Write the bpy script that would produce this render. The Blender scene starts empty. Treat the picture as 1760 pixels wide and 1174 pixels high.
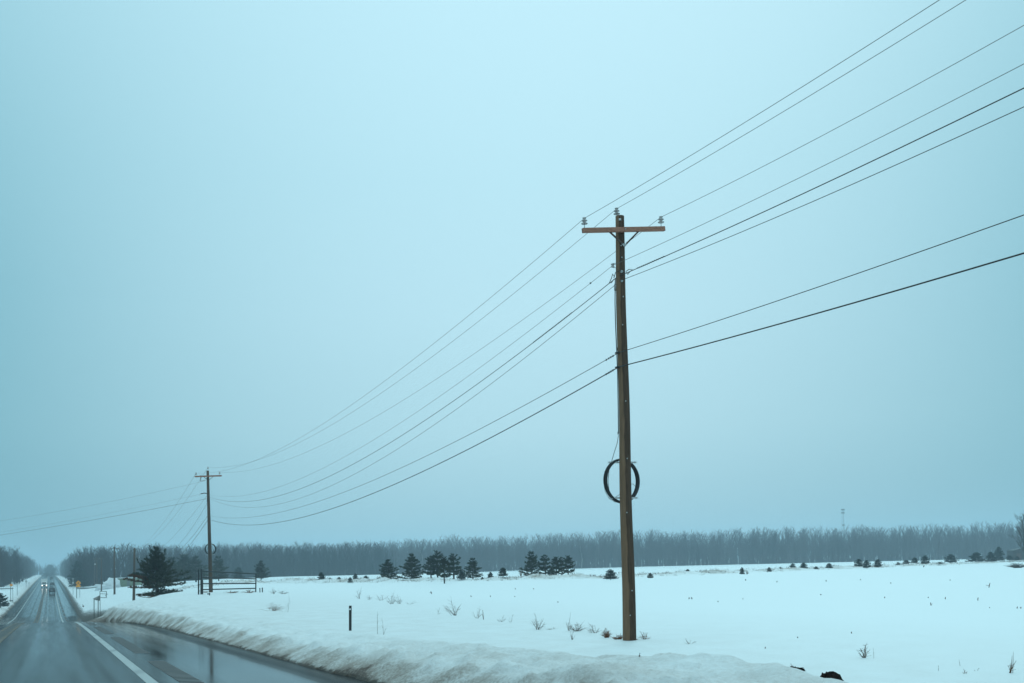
import bpy, math, random
import numpy as np
from mathutils import Vector, Matrix

# ------------------------------------------------------------------ camera
R = math.radians
CAMZ = 2.2            # camera above the snow field (metres)
F = 1711.0            # focal length in pixels of the 1760 px wide photograph
ROLL = R(1.3)
KX = 0.4647           # the road runs along x = x0 - KX*y
scene = bpy.context.scene
C = scene.collection
cam_d = bpy.data.cameras.new('camera')
cam_d.sensor_width = 36.0
cam_d.lens = 36.0 * F / 1760.0
cam_d.shift_y = 380.0 / 1760.0
cam_d.clip_start = 0.1
cam_d.clip_end = 20000
cam = bpy.data.objects.new('camera', cam_d)
C.objects.link(cam)
cam.matrix_world = Matrix.Translation((0, 0, CAMZ)) @ Matrix.Rotation(R(90), 4, 'X') @ Matrix.Rotation(-ROLL, 4, 'Z')
scene.camera = cam

# ------------------------------------------------------------------ world: overcast winter sky
SUN_EL, SUN_ROT = R(32), R(20)
world = bpy.data.worlds.new('World')
scene.world = world
world.use_nodes = True
wt = world.node_tree
wt.nodes.clear()
N = wt.nodes.new
L = wt.links.new
out = N('ShaderNodeOutputWorld')
sky = N('ShaderNodeTexSky')
sky.sky_type = 'NISHITA'
sky.sun_disc = False
sky.sun_elevation = SUN_EL
sky.sun_rotation = SUN_ROT
sky.dust_density = 1.0
bg_sky = N('ShaderNodeBackground'); bg_sky.inputs[1].default_value = 0.05
L(sky.outputs[0], bg_sky.inputs[0])
tc = N('ShaderNodeTexCoord')
sep = N('ShaderNodeSeparateXYZ'); L(tc.outputs['Generated'], sep.inputs[0])
ramp = N('ShaderNodeValToRGB')          # cloud deck brightness from the horizon to the zenith
def stop(r, pos, col, first=False):
    e = r.color_ramp.elements[0] if first else r.color_ramp.elements.new(pos)
    e.position = pos; e.color = (*col, 1)
ramp.color_ramp.elements.remove(ramp.color_ramp.elements[1])
stop(ramp, 0.0, (0.335, 0.590, 0.680), True)
stop(ramp, 0.06, (0.392, 0.665, 0.762))
stop(ramp, 0.13, (0.470, 0.755, 0.852))
stop(ramp, 0.24, (0.520, 0.820, 0.930))
stop(ramp, 0.36, (0.525, 0.845, 0.960))
stop(ramp, 0.50, (0.570, 0.900, 1.020))
stop(ramp, 1.0, (0.70, 1.13, 1.22))
L(sep.outputs['Z'], ramp.inputs[0])
# the deck is thinner (brighter) towards one azimuth
cb0 = N('ShaderNodeCombineXYZ'); L(sep.outputs['X'], cb0.inputs[0]); L(sep.outputs['Y'], cb0.inputs[1])
nrm = N('ShaderNodeVectorMath'); nrm.operation = 'NORMALIZE'; L(cb0.outputs[0], nrm.inputs[0])
dot = N('ShaderNodeVectorMath'); dot.operation = 'DOT_PRODUCT'
dot.inputs[1].default_value = (math.sin(R(1)), math.cos(R(1)), 0)
L(nrm.outputs[0], dot.inputs[0])
chans = []
for lo_ in (0.31, 0.54, 0.58):
    mr = N('ShaderNodeMapRange')
    mr.inputs['From Min'].default_value = 0.84; mr.inputs['From Max'].default_value = 1.0
    mr.inputs['To Min'].default_value = lo_; mr.inputs['To Max'].default_value = 1.0
    L(dot.outputs['Value'], mr.inputs['Value']); chans.append(mr)
cc3 = N('ShaderNodeCombineColor')
for i_, mr in enumerate(chans): L(mr.outputs[0], cc3.inputs[i_])
# ... but only low down; overhead it is even
hi_ = N('ShaderNodeMapRange'); hi_.inputs['From Min'].default_value = 0.25; hi_.inputs['From Max'].default_value = 0.9; L(sep.outputs['Z'], hi_.inputs['Value'])
bk_ = N('ShaderNodeMapRange'); bk_.inputs['From Min'].default_value = 0.72; bk_.inputs['From Max'].default_value = -0.3; L(dot.outputs['Value'], bk_.inputs['Value'])
mxm = N('ShaderNodeMath'); mxm.operation = 'MAXIMUM'; L(hi_.outputs[0], mxm.inputs[0]); L(bk_.outputs[0], mxm.inputs[1])
mxa = N('ShaderNodeMix'); mxa.data_type = 'RGBA'; L(mxm.outputs[0], mxa.inputs[0]); L(cc3.outputs[0], mxa.inputs[6]); mxa.inputs[7].default_value = (1, 1, 1, 1)
mlt = N('ShaderNodeMix'); mlt.data_type = 'RGBA'; mlt.blend_type = 'MULTIPLY'; mlt.inputs[0].default_value = 1.0
L(ramp.outputs[0], mlt.inputs[6]); L(mxa.outputs[2], mlt.inputs[7])
cn = N('ShaderNodeTexNoise'); cn.inputs['Scale'].default_value = 1.3; cn.inputs['Detail'].default_value = 2
L(tc.outputs['Generated'], cn.inputs['Vector'])
cm = N('ShaderNodeMapRange'); cm.inputs['To Min'].default_value = 0.97; cm.inputs['To Max'].default_value = 1.03
L(cn.outputs['Fac'], cm.inputs['Value'])
bg = N('ShaderNodeBackground'); L(mlt.outputs[2], bg.inputs[0]); L(cm.outputs[0], bg.inputs[1])
add = N('ShaderNodeMixShader'); add.inputs[0].default_value = 0.05      # the cloud deck hides most of the clear sky
L(bg.outputs[0], add.inputs[1]); L(bg_sky.outputs[0], add.inputs[2])
L(add.outputs[0], out.inputs['Surface'])

sun_d = bpy.data.lights.new('sun', 'SUN'); sun_d.energy = 0.5; sun_d.angle = R(30); sun_d.color = (0.66, 0.95, 1.0)
sun = bpy.data.objects.new('sun', sun_d); C.objects.link(sun)
sd = Vector((math.sin(SUN_ROT) * math.cos(SUN_EL), math.cos(SUN_ROT) * math.cos(SUN_EL), math.sin(SUN_EL)))
sun.rotation_euler = sd.to_track_quat('Z', 'Y').to_euler()

vs = scene.view_settings
vs.view_transform = 'Standard'; vs.look = 'None'; vs.exposure = 0.0; vs.gamma = 1.0; vs.use_curve_mapping = False
scene.cycles.use_denoising = True
scene.cycles.max_bounces = 6
scene.cycles.volume_bounces = 1

random.seed(7)
rng = np.random.default_rng(7)

# ------------------------------------------------------------------ noise and terrain
def vnoise(x, y, seed=0):
    xi = np.floor(x).astype(np.int64); yi = np.floor(y).astype(np.int64)
    fx = x - xi; fy = y - yi
    fx = fx * fx * (3 - 2 * fx); fy = fy * fy * (3 - 2 * fy)
    def h(a, b):
        n = (a * 374761393 + b * 668265263 + seed * 974634777) & 0xffffffff
        n = ((n ^ (n >> 13)) * 1274126177) & 0xffffffff
        return ((n ^ (n >> 16)) & 0xffff) / 65535.0
    return (h(xi, yi) * (1 - fx) + h(xi + 1, yi) * fx) * (1 - fy) + (h(xi, yi + 1) * (1 - fx) + h(xi + 1, yi + 1) * fx) * fy
def fbm(x, y, o=4, seed=0):
    s = 0; a = 0.5
    for i in range(o):
        s = s + a * (vnoise(x, y, seed + i) - 0.5); x = x * 2.03 + 5.1; y = y * 2.03 + 1.7; a *= 0.5
    return s * 2
def ss(a, b, x):
    t = np.clip((x - a) / (b - a), 0, 1); return t * t * (3 - 2 * t)

RZ = [-200, 0, 20, 40, 55, 66, 74, 82, 90, 100, 115, 130, 145, 160, 180, 223, 280, 345, 437, 600, 850, 1160, 1250, 1500, 3000, 6000]
RD = [-3.5, 1.6, 2.114, 2.63, 3.03, 3.36, 3.68, 4.10, 4.60, 5.20, 6.05, 6.75, 7.25, 7.62, 7.9, 7.75, 7.4, 7.05, 6.4, 5.4, 4.3, 3.3, 3.6, 6, 8, 8]
def road_d(y):                     # depth of the road surface below the camera
    return np.interp(y, RZ, RD)
def road_z(y): return CAMZ - road_d(y)
def foot(y):                       # right-hand foot of the snow, as x0
    return np.interp(y, [0, 50, 60, 76, 100, 400, 3000], [5.5, 5.6, 5.1, 3.7, 4.6, 6.0, 6.0]) + 0.10 * fbm(y * 0.7, y * 0 + 3, 3, 11)
def lfoot(y):
    return np.interp(y, [0, 60, 180, 3000], [-8.6, -8.6, -8.6, -8.6]) + 0.3 * fbm(y * 0.25, y * 0 + 9, 3, 12)
def field_d(x0, y):
    d = np.interp(y, [-200, 0, 27, 60, 93, 150, 230, 400, 550, 800, 3000], [2.2, 2.2, 2.17, 2.15, 2.14, 2.27, 2.5, 3.2, 3.9, 4.6, 4.6])
    d = d + 2.4 * ss(300, 560, y) * (1 - ss(90, 340, x0))
    return d
def height(x, y, detail=True):
    x = np.asarray(x, float); y = np.asarray(y, float)
    x0 = x + KX * y
    rd = road_d(y); fd = field_d(x0, y)
    ft = foot(y); u = x0 - ft
    # near: ploughed ridge between road and field
    rg = np.interp(y, [-50, 4, 8, 9.5, 10.1, 10.5, 11.3, 12.2, 15, 20, 27, 34, 45, 60, 75], [2.1, 2.1, 1.90, 1.56, 1.38, 1.29, 1.19, 1.18, 1.42, 1.60, 1.86, 2.05, 2.12, 2.14, 2.2])
    bw = np.interp(y, [12, 18], [1.0, 2.0])
    top = np.where(u < 2.6, rg, rg + (fd - rg) * ss(0, 1, (u - 2.6) / bw))
    s = np.interp(u, [-9, 0, 0.15, 0.5, 0.85, 1.3, 1.9, 2.8, 4.0], [0, 0, 0.17, 0.46, 0.68, 0.78, 0.89, 1.0, 1.0])
    near = rd + (top - rd) * s
    wide = np.interp(y, [60, 80, 110, 159, 235, 400, 550, 1200], [4, 7.5, 16, 36, 56, 110, 160, 300])
    sl = np.clip(u / wide, 0, 1)
    far = rd - 0.35 * ss(0, 1.2, u) * ss(90, 140, y) * (1 - ss(3, 8, u)) + (fd - rd) * (1 - (1 - sl) ** 3)
    k = ss(70, 92, y)
    right = near * (1 - k) + far * k
    lf = lfoot(y); v = lf - x0
    left = rd - (1.25 * ss(0, 3.0, v) + 0.25 * ss(0, 0.6, v)) - 0.4 * ss(8, 60, v)
    d = np.where(x0 > 0, right, left)
    # junction side road is ploughed flat
    jr = np.abs((y - 385) - 0.4647 * 0.9 * x0 * 0)
    onroad = (u < 0) & (v < 0)
    d = np.where(onroad, rd + 0.12, d)
    z = CAMZ - d
    if detail:
        off = np.maximum(np.clip(u, 0, None), np.clip(v, 0, None))
        a = ss(0.0, 1.0, off)
        bank = np.clip(1 - np.abs(off - 1.2) / 3.4, 0, 1)
        # streaks combed by the plough, slanting up the bank
        px = x0 + 0.55 * y
        comb = fbm(px * 1.6, (y - 0.3 * x0) * 5.2, 4, 21)
        lump = fbm(x0 * 1.1, y * 0.8, 4, 31)
        nearf = 1 - ss(90, 160, y)
        z = z + a * bank * nearf * (0.04 * comb + 0.11 * lump + 0.13 * fbm(x0 * 4.0, y * 3.0, 4, 33))
        cr_ = np.clip(1 - np.abs(u - 1.0 - 0.35 * fbm(y * 0.9, x0 * 0 + 2, 3, 35)) / 0.55, 0, 1) * nearf * (x0 > 0)
        z = z + cr_ * (0.03 + 0.15 * np.abs(fbm(x0 * 2.6, y * 2.2, 3, 37)))
        z = z + a * (0.05 * fbm(x0 * 0.35, y * 0.22, 4, 41) * nearf + 0.02 * fbm(x0 * 2.2, y * 1.1, 3, 51) * nearf * (1 - ss(6, 16, off)))
        z = z + ss(6, 30, off) * 0.10 * fbm(x0 * 0.05, y * 0.04, 3, 61)
        # rough strip of drifted snow along the old fence row
        fr = fence_y(x)
        z = z + ss(14, 26, x0) * np.exp(-((y - fr) / 3.2) ** 2) * (0.32 + 0.8 * fbm(x * 0.5, y * 0.7, 4, 71))
    return z
def fence_y(x):
    return np.interp(x, [-70, -52, -40, -22, -4, 12, 30, 60, 90, 118, 200], [178, 158, 150, 137, 128, 124, 140, 172, 198, 226, 290])

def ray(px, py):
    u = (px - 880) / F; v = (967 - py) / F
    c, s = math.cos(ROLL), math.sin(ROLL)
    return Vector((u * c + v * s, 1.0, -u * s + v * c))
def at(px, py, y):
    return Vector((0, 0, CAMZ)) + ray(px, py) * y
def proj(p):
    c, s = math.cos(ROLL), math.sin(ROLL)
    x, y, z = p[0], p[1], p[2] - CAMZ
    return 880 + F * (x * c - z * s) / y, 967 - F * (x * s + z * c) / y
def hgt(x, y): return float(height(np.array([x]), np.array([y]))[0])
def ground(px, y):                    # ground point in the photo column px at distance y
    z = 0.0
    for _ in range(4):
        zc = z - CAMZ
        x = (((px - 880) / F) * y + zc * math.sin(ROLL)) / math.cos(ROLL)
        z = hgt(x, y)
    return Vector((x, y, z))
def hit(px, py, lo=6.0, hi=700.0):    # first ground point behind a photo pixel
    ys = np.geomspace(lo, hi, 1500)
    r = ray(px, py)
    h = height(r.x * ys, ys) - (CAMZ + r.z * ys)
    i = int(np.argmax(h > 0))
    if h[i] <= 0: i = len(ys) - 1
    y = ys[i]
    return Vector((r.x * y, y, hgt(r.x * y, y)))

# ------------------------------------------------------------------ materials
def new_mat(name):
    m = bpy.data.materials.new(name); m.use_nodes = True
    nt = m.node_tree; b = nt.nodes['Principled BSDF']
    return m, nt, b
def mat(name, col, rough=0.6, col2=None, scale=4.0, stretch=(1, 1, 1), metal=0.0, bump=0.0, detail=4, spec=0.5, lo=0.35, hi=0.65):
    m, nt, b = new_mat(name)
    b.inputs['Roughness'].default_value = rough
    b.inputs['Metallic'].default_value = metal
    b.inputs['Specular IOR Level'].default_value = spec
    n = nt.nodes.new('ShaderNodeTexNoise'); n.inputs['Scale'].default_value = scale; n.inputs['Detail'].default_value = detail
    t = nt.nodes.new('ShaderNodeTexCoord'); mp = nt.nodes.new('ShaderNodeMapping'); mp.inputs['Scale'].default_value = stretch
    nt.links.new(t.outputs['Object'], mp.inputs[0]); nt.links.new(mp.outputs[0], n.inputs['Vector'])
    r = nt.nodes.new('ShaderNodeValToRGB')
    c2 = col2 or tuple(c * 0.7 for c in col)
    r.color_ramp.elements[0].position = lo; r.color_ramp.elements[0].color = (*c2, 1)
    r.color_ramp.elements[1].position = hi; r.color_ramp.elements[1].color = (*col, 1)
    nt.links.new(n.outputs['Fac'], r.inputs[0]); nt.links.new(r.outputs[0], b.inputs['Base Color'])
    if bump:
        bp = nt.nodes.new('ShaderNodeBump'); bp.inputs['Strength'].default_value = bump; bp.inputs['Distance'].default_value = 0.02
        nt.links.new(n.outputs['Fac'], bp.inputs['Height']); nt.links.new(bp.outputs[0], b.inputs['Normal'])
    return m
def emis(name, col, st):
    m, nt, b = new_mat(name)
    b.inputs['Base Color'].default_value = (*col, 1); b.inputs['Emission Color'].default_value = (*col, 1)
    b.inputs['Emission Strength'].default_value = st
    return m

M = {}
M['pole'] = mat('weathered_pole_wood', (0.150, 0.112, 0.066), 0.8, (0.040, 0.031, 0.022), 5.0, (2.2, 2.2, 0.16), bump=0.5, detail=6, lo=0.40, hi=0.62)
M['poleold'] = mat('old_pole_wood', (0.090, 0.054, 0.033), 0.8, (0.050, 0.030, 0.020), 3.0, (1, 1, 0.1), bump=0.3)
M['arm'] = mat('crossarm_wood', (0.36, 0.160, 0.105), 0.75, (0.22, 0.095, 0.062), 6.0, (0.6, 6, 6), bump=0.3, detail=6)
M['galv'] = mat('galvanised_steel', (0.42, 0.44, 0.44), 0.45, (0.28, 0.30, 0.30), 12, metal=0.6)
M['brace'] = mat('brace_wood', (0.09, 0.042, 0.030), 0.75, (0.05, 0.034, 0.028), 8)
M['porcelain'] = mat('grey_porcelain', (0.46, 0.43, 0.42), 0.2, (0.32, 0.30, 0.30), 9)
M['wire'] = mat('aluminium_wire', (0.12, 0.11, 0.10), 0.6, (0.08, 0.075, 0.07), 3)
M['cable'] = mat('black_cable', (0.012, 0.014, 0.016), 0.5, (0.008, 0.009, 0.010), 5)
M['plastic'] = mat('pale_plastic', (0.55, 0.56, 0.56), 0.4, (0.45, 0.46, 0.46), 9)
M['blackmetal'] = mat('black_painted_steel', (0.014, 0.014, 0.015), 0.45, (0.008, 0.008, 0.009), 20)
M['rust'] = mat('rusty_fitting', (0.12, 0.035, 0.03), 0.6, (0.06, 0.02, 0.02), 30)
M['needle'] = mat('pine_needles', (0.050, 0.052, 0.026), 0.7, (0.022, 0.025, 0.015), 1.6, spec=0.2)
M['needle2'] = mat('spruce_needles', (0.028, 0.040, 0.030), 0.7, (0.014, 0.022, 0.018), 2.0, spec=0.2)
M['deadneedle'] = mat('dead_brown_needles', (0.130, 0.050, 0.018), 0.8, (0.060, 0.030, 0.014), 3.0, spec=0.1)
M['bark'] = mat('grey_bark', (0.075, 0.062, 0.052), 0.9, (0.040, 0.034, 0.030), 5, (1, 1, 0.3))
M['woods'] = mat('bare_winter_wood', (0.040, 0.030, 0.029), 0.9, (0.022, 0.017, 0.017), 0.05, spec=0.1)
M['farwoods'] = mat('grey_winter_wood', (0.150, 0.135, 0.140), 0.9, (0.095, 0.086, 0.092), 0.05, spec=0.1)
M['birch'] = mat('pale_birch_bark', (0.40, 0.40, 0.38), 0.8, (0.24, 0.24, 0.23), 2, (1, 1, 3))
M['weed'] = mat('dry_weed_stem', (0.130, 0.072, 0.042), 0.85, (0.060, 0.036, 0.024), 6, spec=0.1)
M['straw'] = mat('brown_dead_grass', (0.24, 0.10, 0.045), 0.85, (0.10, 0.040, 0.022), 8, spec=0.1)
M['soil'] = mat('dark_wet_soil', (0.022, 0.013, 0.011), 0.95, (0.007, 0.005, 0.005), 25, bump=0.8, spec=0.15)
M['orange'] = mat('orange_sign_face', (0.85, 0.30, 0.02), 0.45, (0.75, 0.25, 0.02), 3)
M['yellow'] = mat('yellow_sign_face', (1.0, 0.38, 0.02), 0.4, (0.95, 0.34, 0.02), 3)
M['black'] = mat('black_paint', (0.012, 0.012, 0.012), 0.5)
M['signback'] = mat('bare_aluminium_sign', (0.50, 0.52, 0.52), 0.45, (0.42, 0.44, 0.44), 4, metal=0.2)
M['signdull'] = mat('dull_grey_board', (0.20, 0.20, 0.19), 0.6, (0.13, 0.13, 0.13), 5)
M['post'] = mat('steel_sign_post', (0.16, 0.17, 0.16), 0.6, (0.10, 0.11, 0.10), 6)
M['suv'] = mat('dark_vehicle_paint', (0.018, 0.022, 0.028), 0.3, (0.014, 0.016, 0.02), 1, spec=0.6)
M['greycar'] = mat('grey_vehicle_paint', (0.13, 0.15, 0.16), 0.35, (0.10, 0.12, 0.13), 1)
M['whitepaint'] = mat('white_vehicle_paint', (0.92, 0.92, 0.90), 0.35, (0.84, 0.85, 0.83), 1)
M['glass'] = mat('dark_window_glass', (0.012, 0.016, 0.018), 0.08, (0.010, 0.012, 0.014), 2, spec=0.8)
M['tyre'] = mat('tyre_rubber', (0.012, 0.012, 0.012), 0.85)
M['rim'] = mat('wheel_rim', (0.35, 0.36, 0.36), 0.35, metal=0.7)
M['grille'] = mat('dark_grille', (0.03, 0.05, 0.04), 0.5)
M['chrome'] = mat('bumper_metal', (0.35, 0.36, 0.36), 0.3, metal=0.7)
M['lamp'] = emis('headlamp_glow', (1.0, 0.97, 0.88), 3.5)
M['tail'] = mat('red_lens', (0.18, 0.008, 0.006), 0.3)
M['greenwall'] = mat('pale_green_siding', (0.175, 0.21, 0.125), 0.7, (0.135, 0.165, 0.10), 2)
M['snowy'] = mat('settled_snow', (0.80, 0.82, 0.84), 0.7, (0.70, 0.73, 0.75), 3)
M['barn'] = mat('dark_barn_boards', (0.050, 0.042, 0.038), 0.8, (0.03, 0.027, 0.025), 3)

# ------------------------------------------------------------------ mesh builder
class MB:
    def __init__(s): s.v = []; s.f = []
    def quadbox(s, c, sx, sy, sz, ax=None):
        ax = ax or (Vector((1, 0, 0)), Vector((0, 1, 0)), Vector((0, 0, 1)))
        c = Vector(c); b = len(s.v)
        for k in (-1, 1):
            for j, i in ((-1, -1), (-1, 1), (1, 1), (1, -1)):
                s.v.append(c + ax[0] * (i * sx / 2) + ax[1] * (j * sy / 2) + ax[2] * (k * sz / 2))
        s.f += [(b, b + 3, b + 2, b + 1), (b + 4, b + 5, b + 6, b + 7)]
        for i in range(4):
            j = (i + 1) % 4
            s.f.append((b + i, b + j, b + 4 + j, b + 4 + i))
        return s
    def bar(s, p, q, w, h):
        p = Vector(p); q = Vector(q); d = (q - p); l = d.length; d.normalize()
        up = Vector((0, 0, 1)) if abs(d.z) < 0.95 else Vector((0, 1, 0))
        a = d.cross(up).normalized(); u = a.cross(d).normalized()
        return s.quadbox((p + q) / 2, l, w, h, (d, a, u))
    def tube(s, pts, rads, n=8, cap=True):
        pts = [Vector(p) for p in pts]
        if not isinstance(rads, (list, tuple)): rads = [rads] * len(pts)
        b = len(s.v)
        prev = None
        for i, p in enumerate(pts):
            d = (pts[min(i + 1, len(pts) - 1)] - pts[max(i - 1, 0)])
            if d.length < 1e-9: d = Vector((0, 0, 1))
            d.normalize()
            ref = prev if prev is not None else (Vector((1, 0, 0)) if abs(d.x) < 0.9 else Vector((0, 1, 0)))
            a = (ref - d * ref.dot(d))
            if a.length < 1e-6: a = d.orthogonal()
            a.normalize(); prev = a
            c = d.cross(a)
            for k in range(n):
                t = 2 * math.pi * k / n
                s.v.append(p + (a * math.cos(t) + c * math.sin(t)) * rads[i])
        for i in range(len(pts) - 1):
            for k in range(n):
                k2 = (k + 1) % n
                s.f.append((b + i * n + k, b + i * n + k2, b + (i + 1) * n + k2, b + (i + 1) * n + k))
        if cap:
            s.f.append(tuple(b + k for k in range(n))[::-1])
            s.f.append(tuple(b + (len(pts) - 1) * n + k for k in range(n)))
        return s
    def lathe(s, c, prof, n=14, axis=None):
        c = Vector(c); z = Vector(axis or (0, 0, 1)).normalized()
        pts = []; rads = []
        a = z.orthogonal().normalized(); d = z.cross(a); b = len(s.v)
        for r, h in prof:
            for k in range(n):
                t = 2 * math.pi * k / n
                s.v.append(c + z * h + (a * math.cos(t) + d * math.sin(t)) * r)
        for i in range(len(prof) - 1):
            for k in range(n):
                k2 = (k + 1) % n
                s.f.append((b + i * n + k, b + i * n + k2, b + (i + 1) * n + k2, b + (i + 1) * n + k))
        s.f.append(tuple(b + k for k in range(n))[::-1]); s.f.append(tuple(b + (len(prof) - 1) * n + k for k in range(n)))
        return s
    def tri(s, a, b, c):
        k = len(s.v); s.v += [a, b, c]; s.f.append((k, k + 1, k + 2)); return s
    def prism(s, outline, origin, ax_u, ax_v, ax_w, t):
        # outline in (u,v), extruded along w by t, centred
        b = len(s.v); n = len(outline)
        for k in (-0.5, 0.5):
            for u, v in outline:
                s.v.append(Vector(origin) + ax_u * u + ax_v * v + ax_w * (k * t))
        s.f.append(tuple(range(b, b + n))[::-1]); s.f.append(tuple(range(b + n, b + 2 * n)))
        for i in range(n):
            j = (i + 1) % n
            s.f.append((b + i, b + j, b + n + j, b + n + i))
        return s
    def build(s, name, m, parent=None, smooth=False, bevel=0.0):
        me = bpy.data.meshes.new(name)
        off = Vector(parent['_org']) if parent is not None and '_org' in parent else Vector((0, 0, 0))
        me.from_pydata([tuple(v - off) for v in s.v], [], s.f)
        me.materials.append(m)
        if smooth:
            me.polygons.foreach_set('use_smooth', [True] * len(me.polygons))
        o = bpy.data.objects.new(name, me); C.objects.link(o)
        if parent is not None:
            o.parent = parent
            o['_org'] = tuple(off)
        if bevel:
            md = o.modifiers.new('bevel', 'BEVEL'); md.width = bevel; md.segments = 2; md.limit_method = 'ANGLE'
        me.update()
        return o
def empty(name, loc, label, cat, group=None):
    o = bpy.data.objects.new(name, None); C.objects.link(o); o.location = loc
    o.empty_display_size = 0.2
    o['_org'] = tuple(loc)
    tag(o, label, cat, group)
    return o
def tag(o, label, cat, group=None):
    o['label'] = label; o['category'] = cat
    if group: o['group'] = group
    return o
def copy_tree(o, parent=None):
    c = o.copy(); C.objects.link(c); c.parent = parent
    for ch in list(o.children): copy_tree(ch, c)
    return c
def np_mesh(name, V, Fq, m, smooth=False):
    me = bpy.data.meshes.new(name)
    V = np.asarray(V, np.float32); Fq = np.asarray(Fq, np.int32)
    k = Fq.shape[1]
    me.vertices.add(len(V)); me.vertices.foreach_set('co', V.ravel())
    me.loops.add(Fq.size); me.loops.foreach_set('vertex_index', Fq.ravel())
    me.polygons.add(len(Fq)); me.polygons.foreach_set('loop_start', np.arange(0, Fq.size, k, dtype=np.int32))
    me.polygons.foreach_set('loop_total', np.full(len(Fq), k, np.int32))
    if smooth: me.polygons.foreach_set('use_smooth', np.ones(len(Fq), bool))
    me.update(calc_edges=True)
    me.materials.append(m)
    o = bpy.data.objects.new(name, me); C.objects.link(o)
    return o

# ------------------------------------------------------------------ snow ground
def steps(spec):
    a = []
    for s0, s1, d0, d1 in spec:
        p = s0
        while p < s1 - 1e-6:
            a.append(p); t = (p - s0) / (s1 - s0); p += d0 + (d1 - d0) * t
    a.append(spec[-1][1]); return np.array(a)
ys = steps([(-60, 6, 6, 0.5), (6, 36, 0.09, 0.13), (36, 100, 0.14, 0.7), (100, 250, 0.8, 1.6), (250, 700, 2, 12), (700, 6000, 20, 400)])
xs = steps([(-2500, -60, 300, 10), (-60, -12, 6, 0.6), (-12, -7.6, 0.3, 0.3), (-7.6, 4.0, 2, 2), (4.0, 10.5, 0.07, 0.09), (10.5, 40, 0.12, 1.2), (40, 200, 1.3, 5), (200, 3500, 8, 400)])
X0, Y = np.meshgrid(xs, ys)
X = X0 - KX * Y
Z = height(X, Y)
ny, nx = X.shape
idx = np.arange(ny * nx).reshape(ny, nx)
Fq = np.stack([idx[:-1, :-1], idx[:-1, 1:], idx[1:, 1:], idx[1:, :-1]], -1).reshape(-1, 4)

m, nt, b = new_mat('snow')
def node(t, **k):
    n = nt.nodes.new(t)
    for a, v in k.items(): setattr(n, a, v)
    return n
def link(a, c): nt.links.new(a, c)
b.inputs['Roughness'].default_value = 0.62
b.inputs['Specular IOR Level'].default_value = 0.25
at_d = node('ShaderNodeAttribute', attribute_name='dirt'); at_g = node('ShaderNodeAttribute', attribute_name='gravel')
geo = node('ShaderNodeNewGeometry')
mp = node('ShaderNodeMapping'); mp.inputs['Scale'].default_value = (1.0, 0.75, 1.6); mp.inputs['Rotation'].default_value = (0, 0, R(-30))
link(geo.outputs['Position'], mp.inputs[0])
n1 = node('ShaderNodeTexNoise'); n1.inputs['Scale'].default_value = 15; n1.inputs['Detail'].default_value = 7; n1.inputs['Roughness'].default_value = 0.68; link(mp.outputs[0], n1.inputs['Vector'])
n2 = node('ShaderNodeTexNoise'); n2.inputs['Scale'].default_value = 1.1; n2.inputs['Detail'].default_value = 5; link(mp.outputs[0], n2.inputs['Vector'])
addn = node('ShaderNodeMath', operation='MULTIPLY_ADD'); link(n1.outputs['Fac'], addn.inputs[0]); addn.inputs[1].default_value = 0.9; link(n2.outputs['Fac'], addn.inputs[2])
mrn = node('ShaderNodeMapRange'); mrn.inputs['From Min'].default_value = 0.72; mrn.inputs['From Max'].default_value = 1.15; mrn.inputs['To Min'].default_value = -0.38; mrn.inputs['To Max'].default_value = 0.38
link(addn.outputs[0], mrn.inputs['Value'])
# dirt amount = attribute + noise, only where the attribute says there is dirt
dm = node('ShaderNodeMath', operation='MULTIPLY_ADD'); link(mrn.outputs[0], dm.inputs[0])
amp = node('ShaderNodeMath', operation='MINIMUM'); link(at_d.outputs['Fac'], amp.inputs[0]); amp.inputs[1].default_value = 0.6
amp2 = node('ShaderNodeMath', operation='MULTIPLY'); link(amp.outputs[0], amp2.inputs[0]); amp2.inputs[1].default_value = 1.5
link(amp2.outputs[0], dm.inputs[1]); link(at_d.outputs['Fac'], dm.inputs[2]); dm.use_clamp = True
r1 = node('ShaderNodeValToRGB')
cr = r1.color_ramp; cr.elements[0].position = 0.0; cr.elements[0].color = (0.80, 0.825, 0.84, 1)
cr.elements[1].position = 1.0; cr.elements[1].color = (0.105, 0.068, 0.050, 1)
e = cr.elements.new(0.30); e.color = (0.62, 0.60, 0.585, 1)
e = cr.elements.new(0.60); e.color = (0.36, 0.31, 0.275, 1)
link(dm.outputs[0], r1.inputs[0])
ng = node('ShaderNodeTexNoise'); ng.inputs['Scale'].default_value = 3.0; ng.inputs['Detail'].default_value = 6; link(geo.outputs['Position'], ng.inputs['Vector'])
gg = node('ShaderNodeMath', operation='ADD'); link(at_g.outputs['Fac'], gg.inputs[0]); link(ng.outputs['Fac'], gg.inputs[1])
gr = node('ShaderNodeMapRange'); gr.inputs['From Min'].default_value = 0.93; gr.inputs['From Max'].default_value = 1.08; link(gg.outputs[0], gr.inputs['Value'])
rg = node('ShaderNodeValToRGB'); rg.color_ramp.elements[0].color = (0.035, 0.026, 0.021, 1); rg.color_ramp.elements[1].color = (0.13, 0.095, 0.070, 1); link(n1.outputs['Fac'], rg.inputs[0])
mx = node('ShaderNodeMix', data_type='RGBA'); link(gr.outputs[0], mx.inputs[0]); link(r1.outputs[0], mx.inputs[6]); link(rg.outputs[0], mx.inputs[7])
link(mx.outputs[2], b.inputs['Base Color'])
bp = node('ShaderNodeBump'); bp.inputs['Strength'].default_value = 1.0; bp.inputs['Distance'].default_value = 0.09
bm_ = node('ShaderNodeMath', operation='MULTIPLY'); link(n1.outputs['Fac'], bm_.inputs[0])
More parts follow.
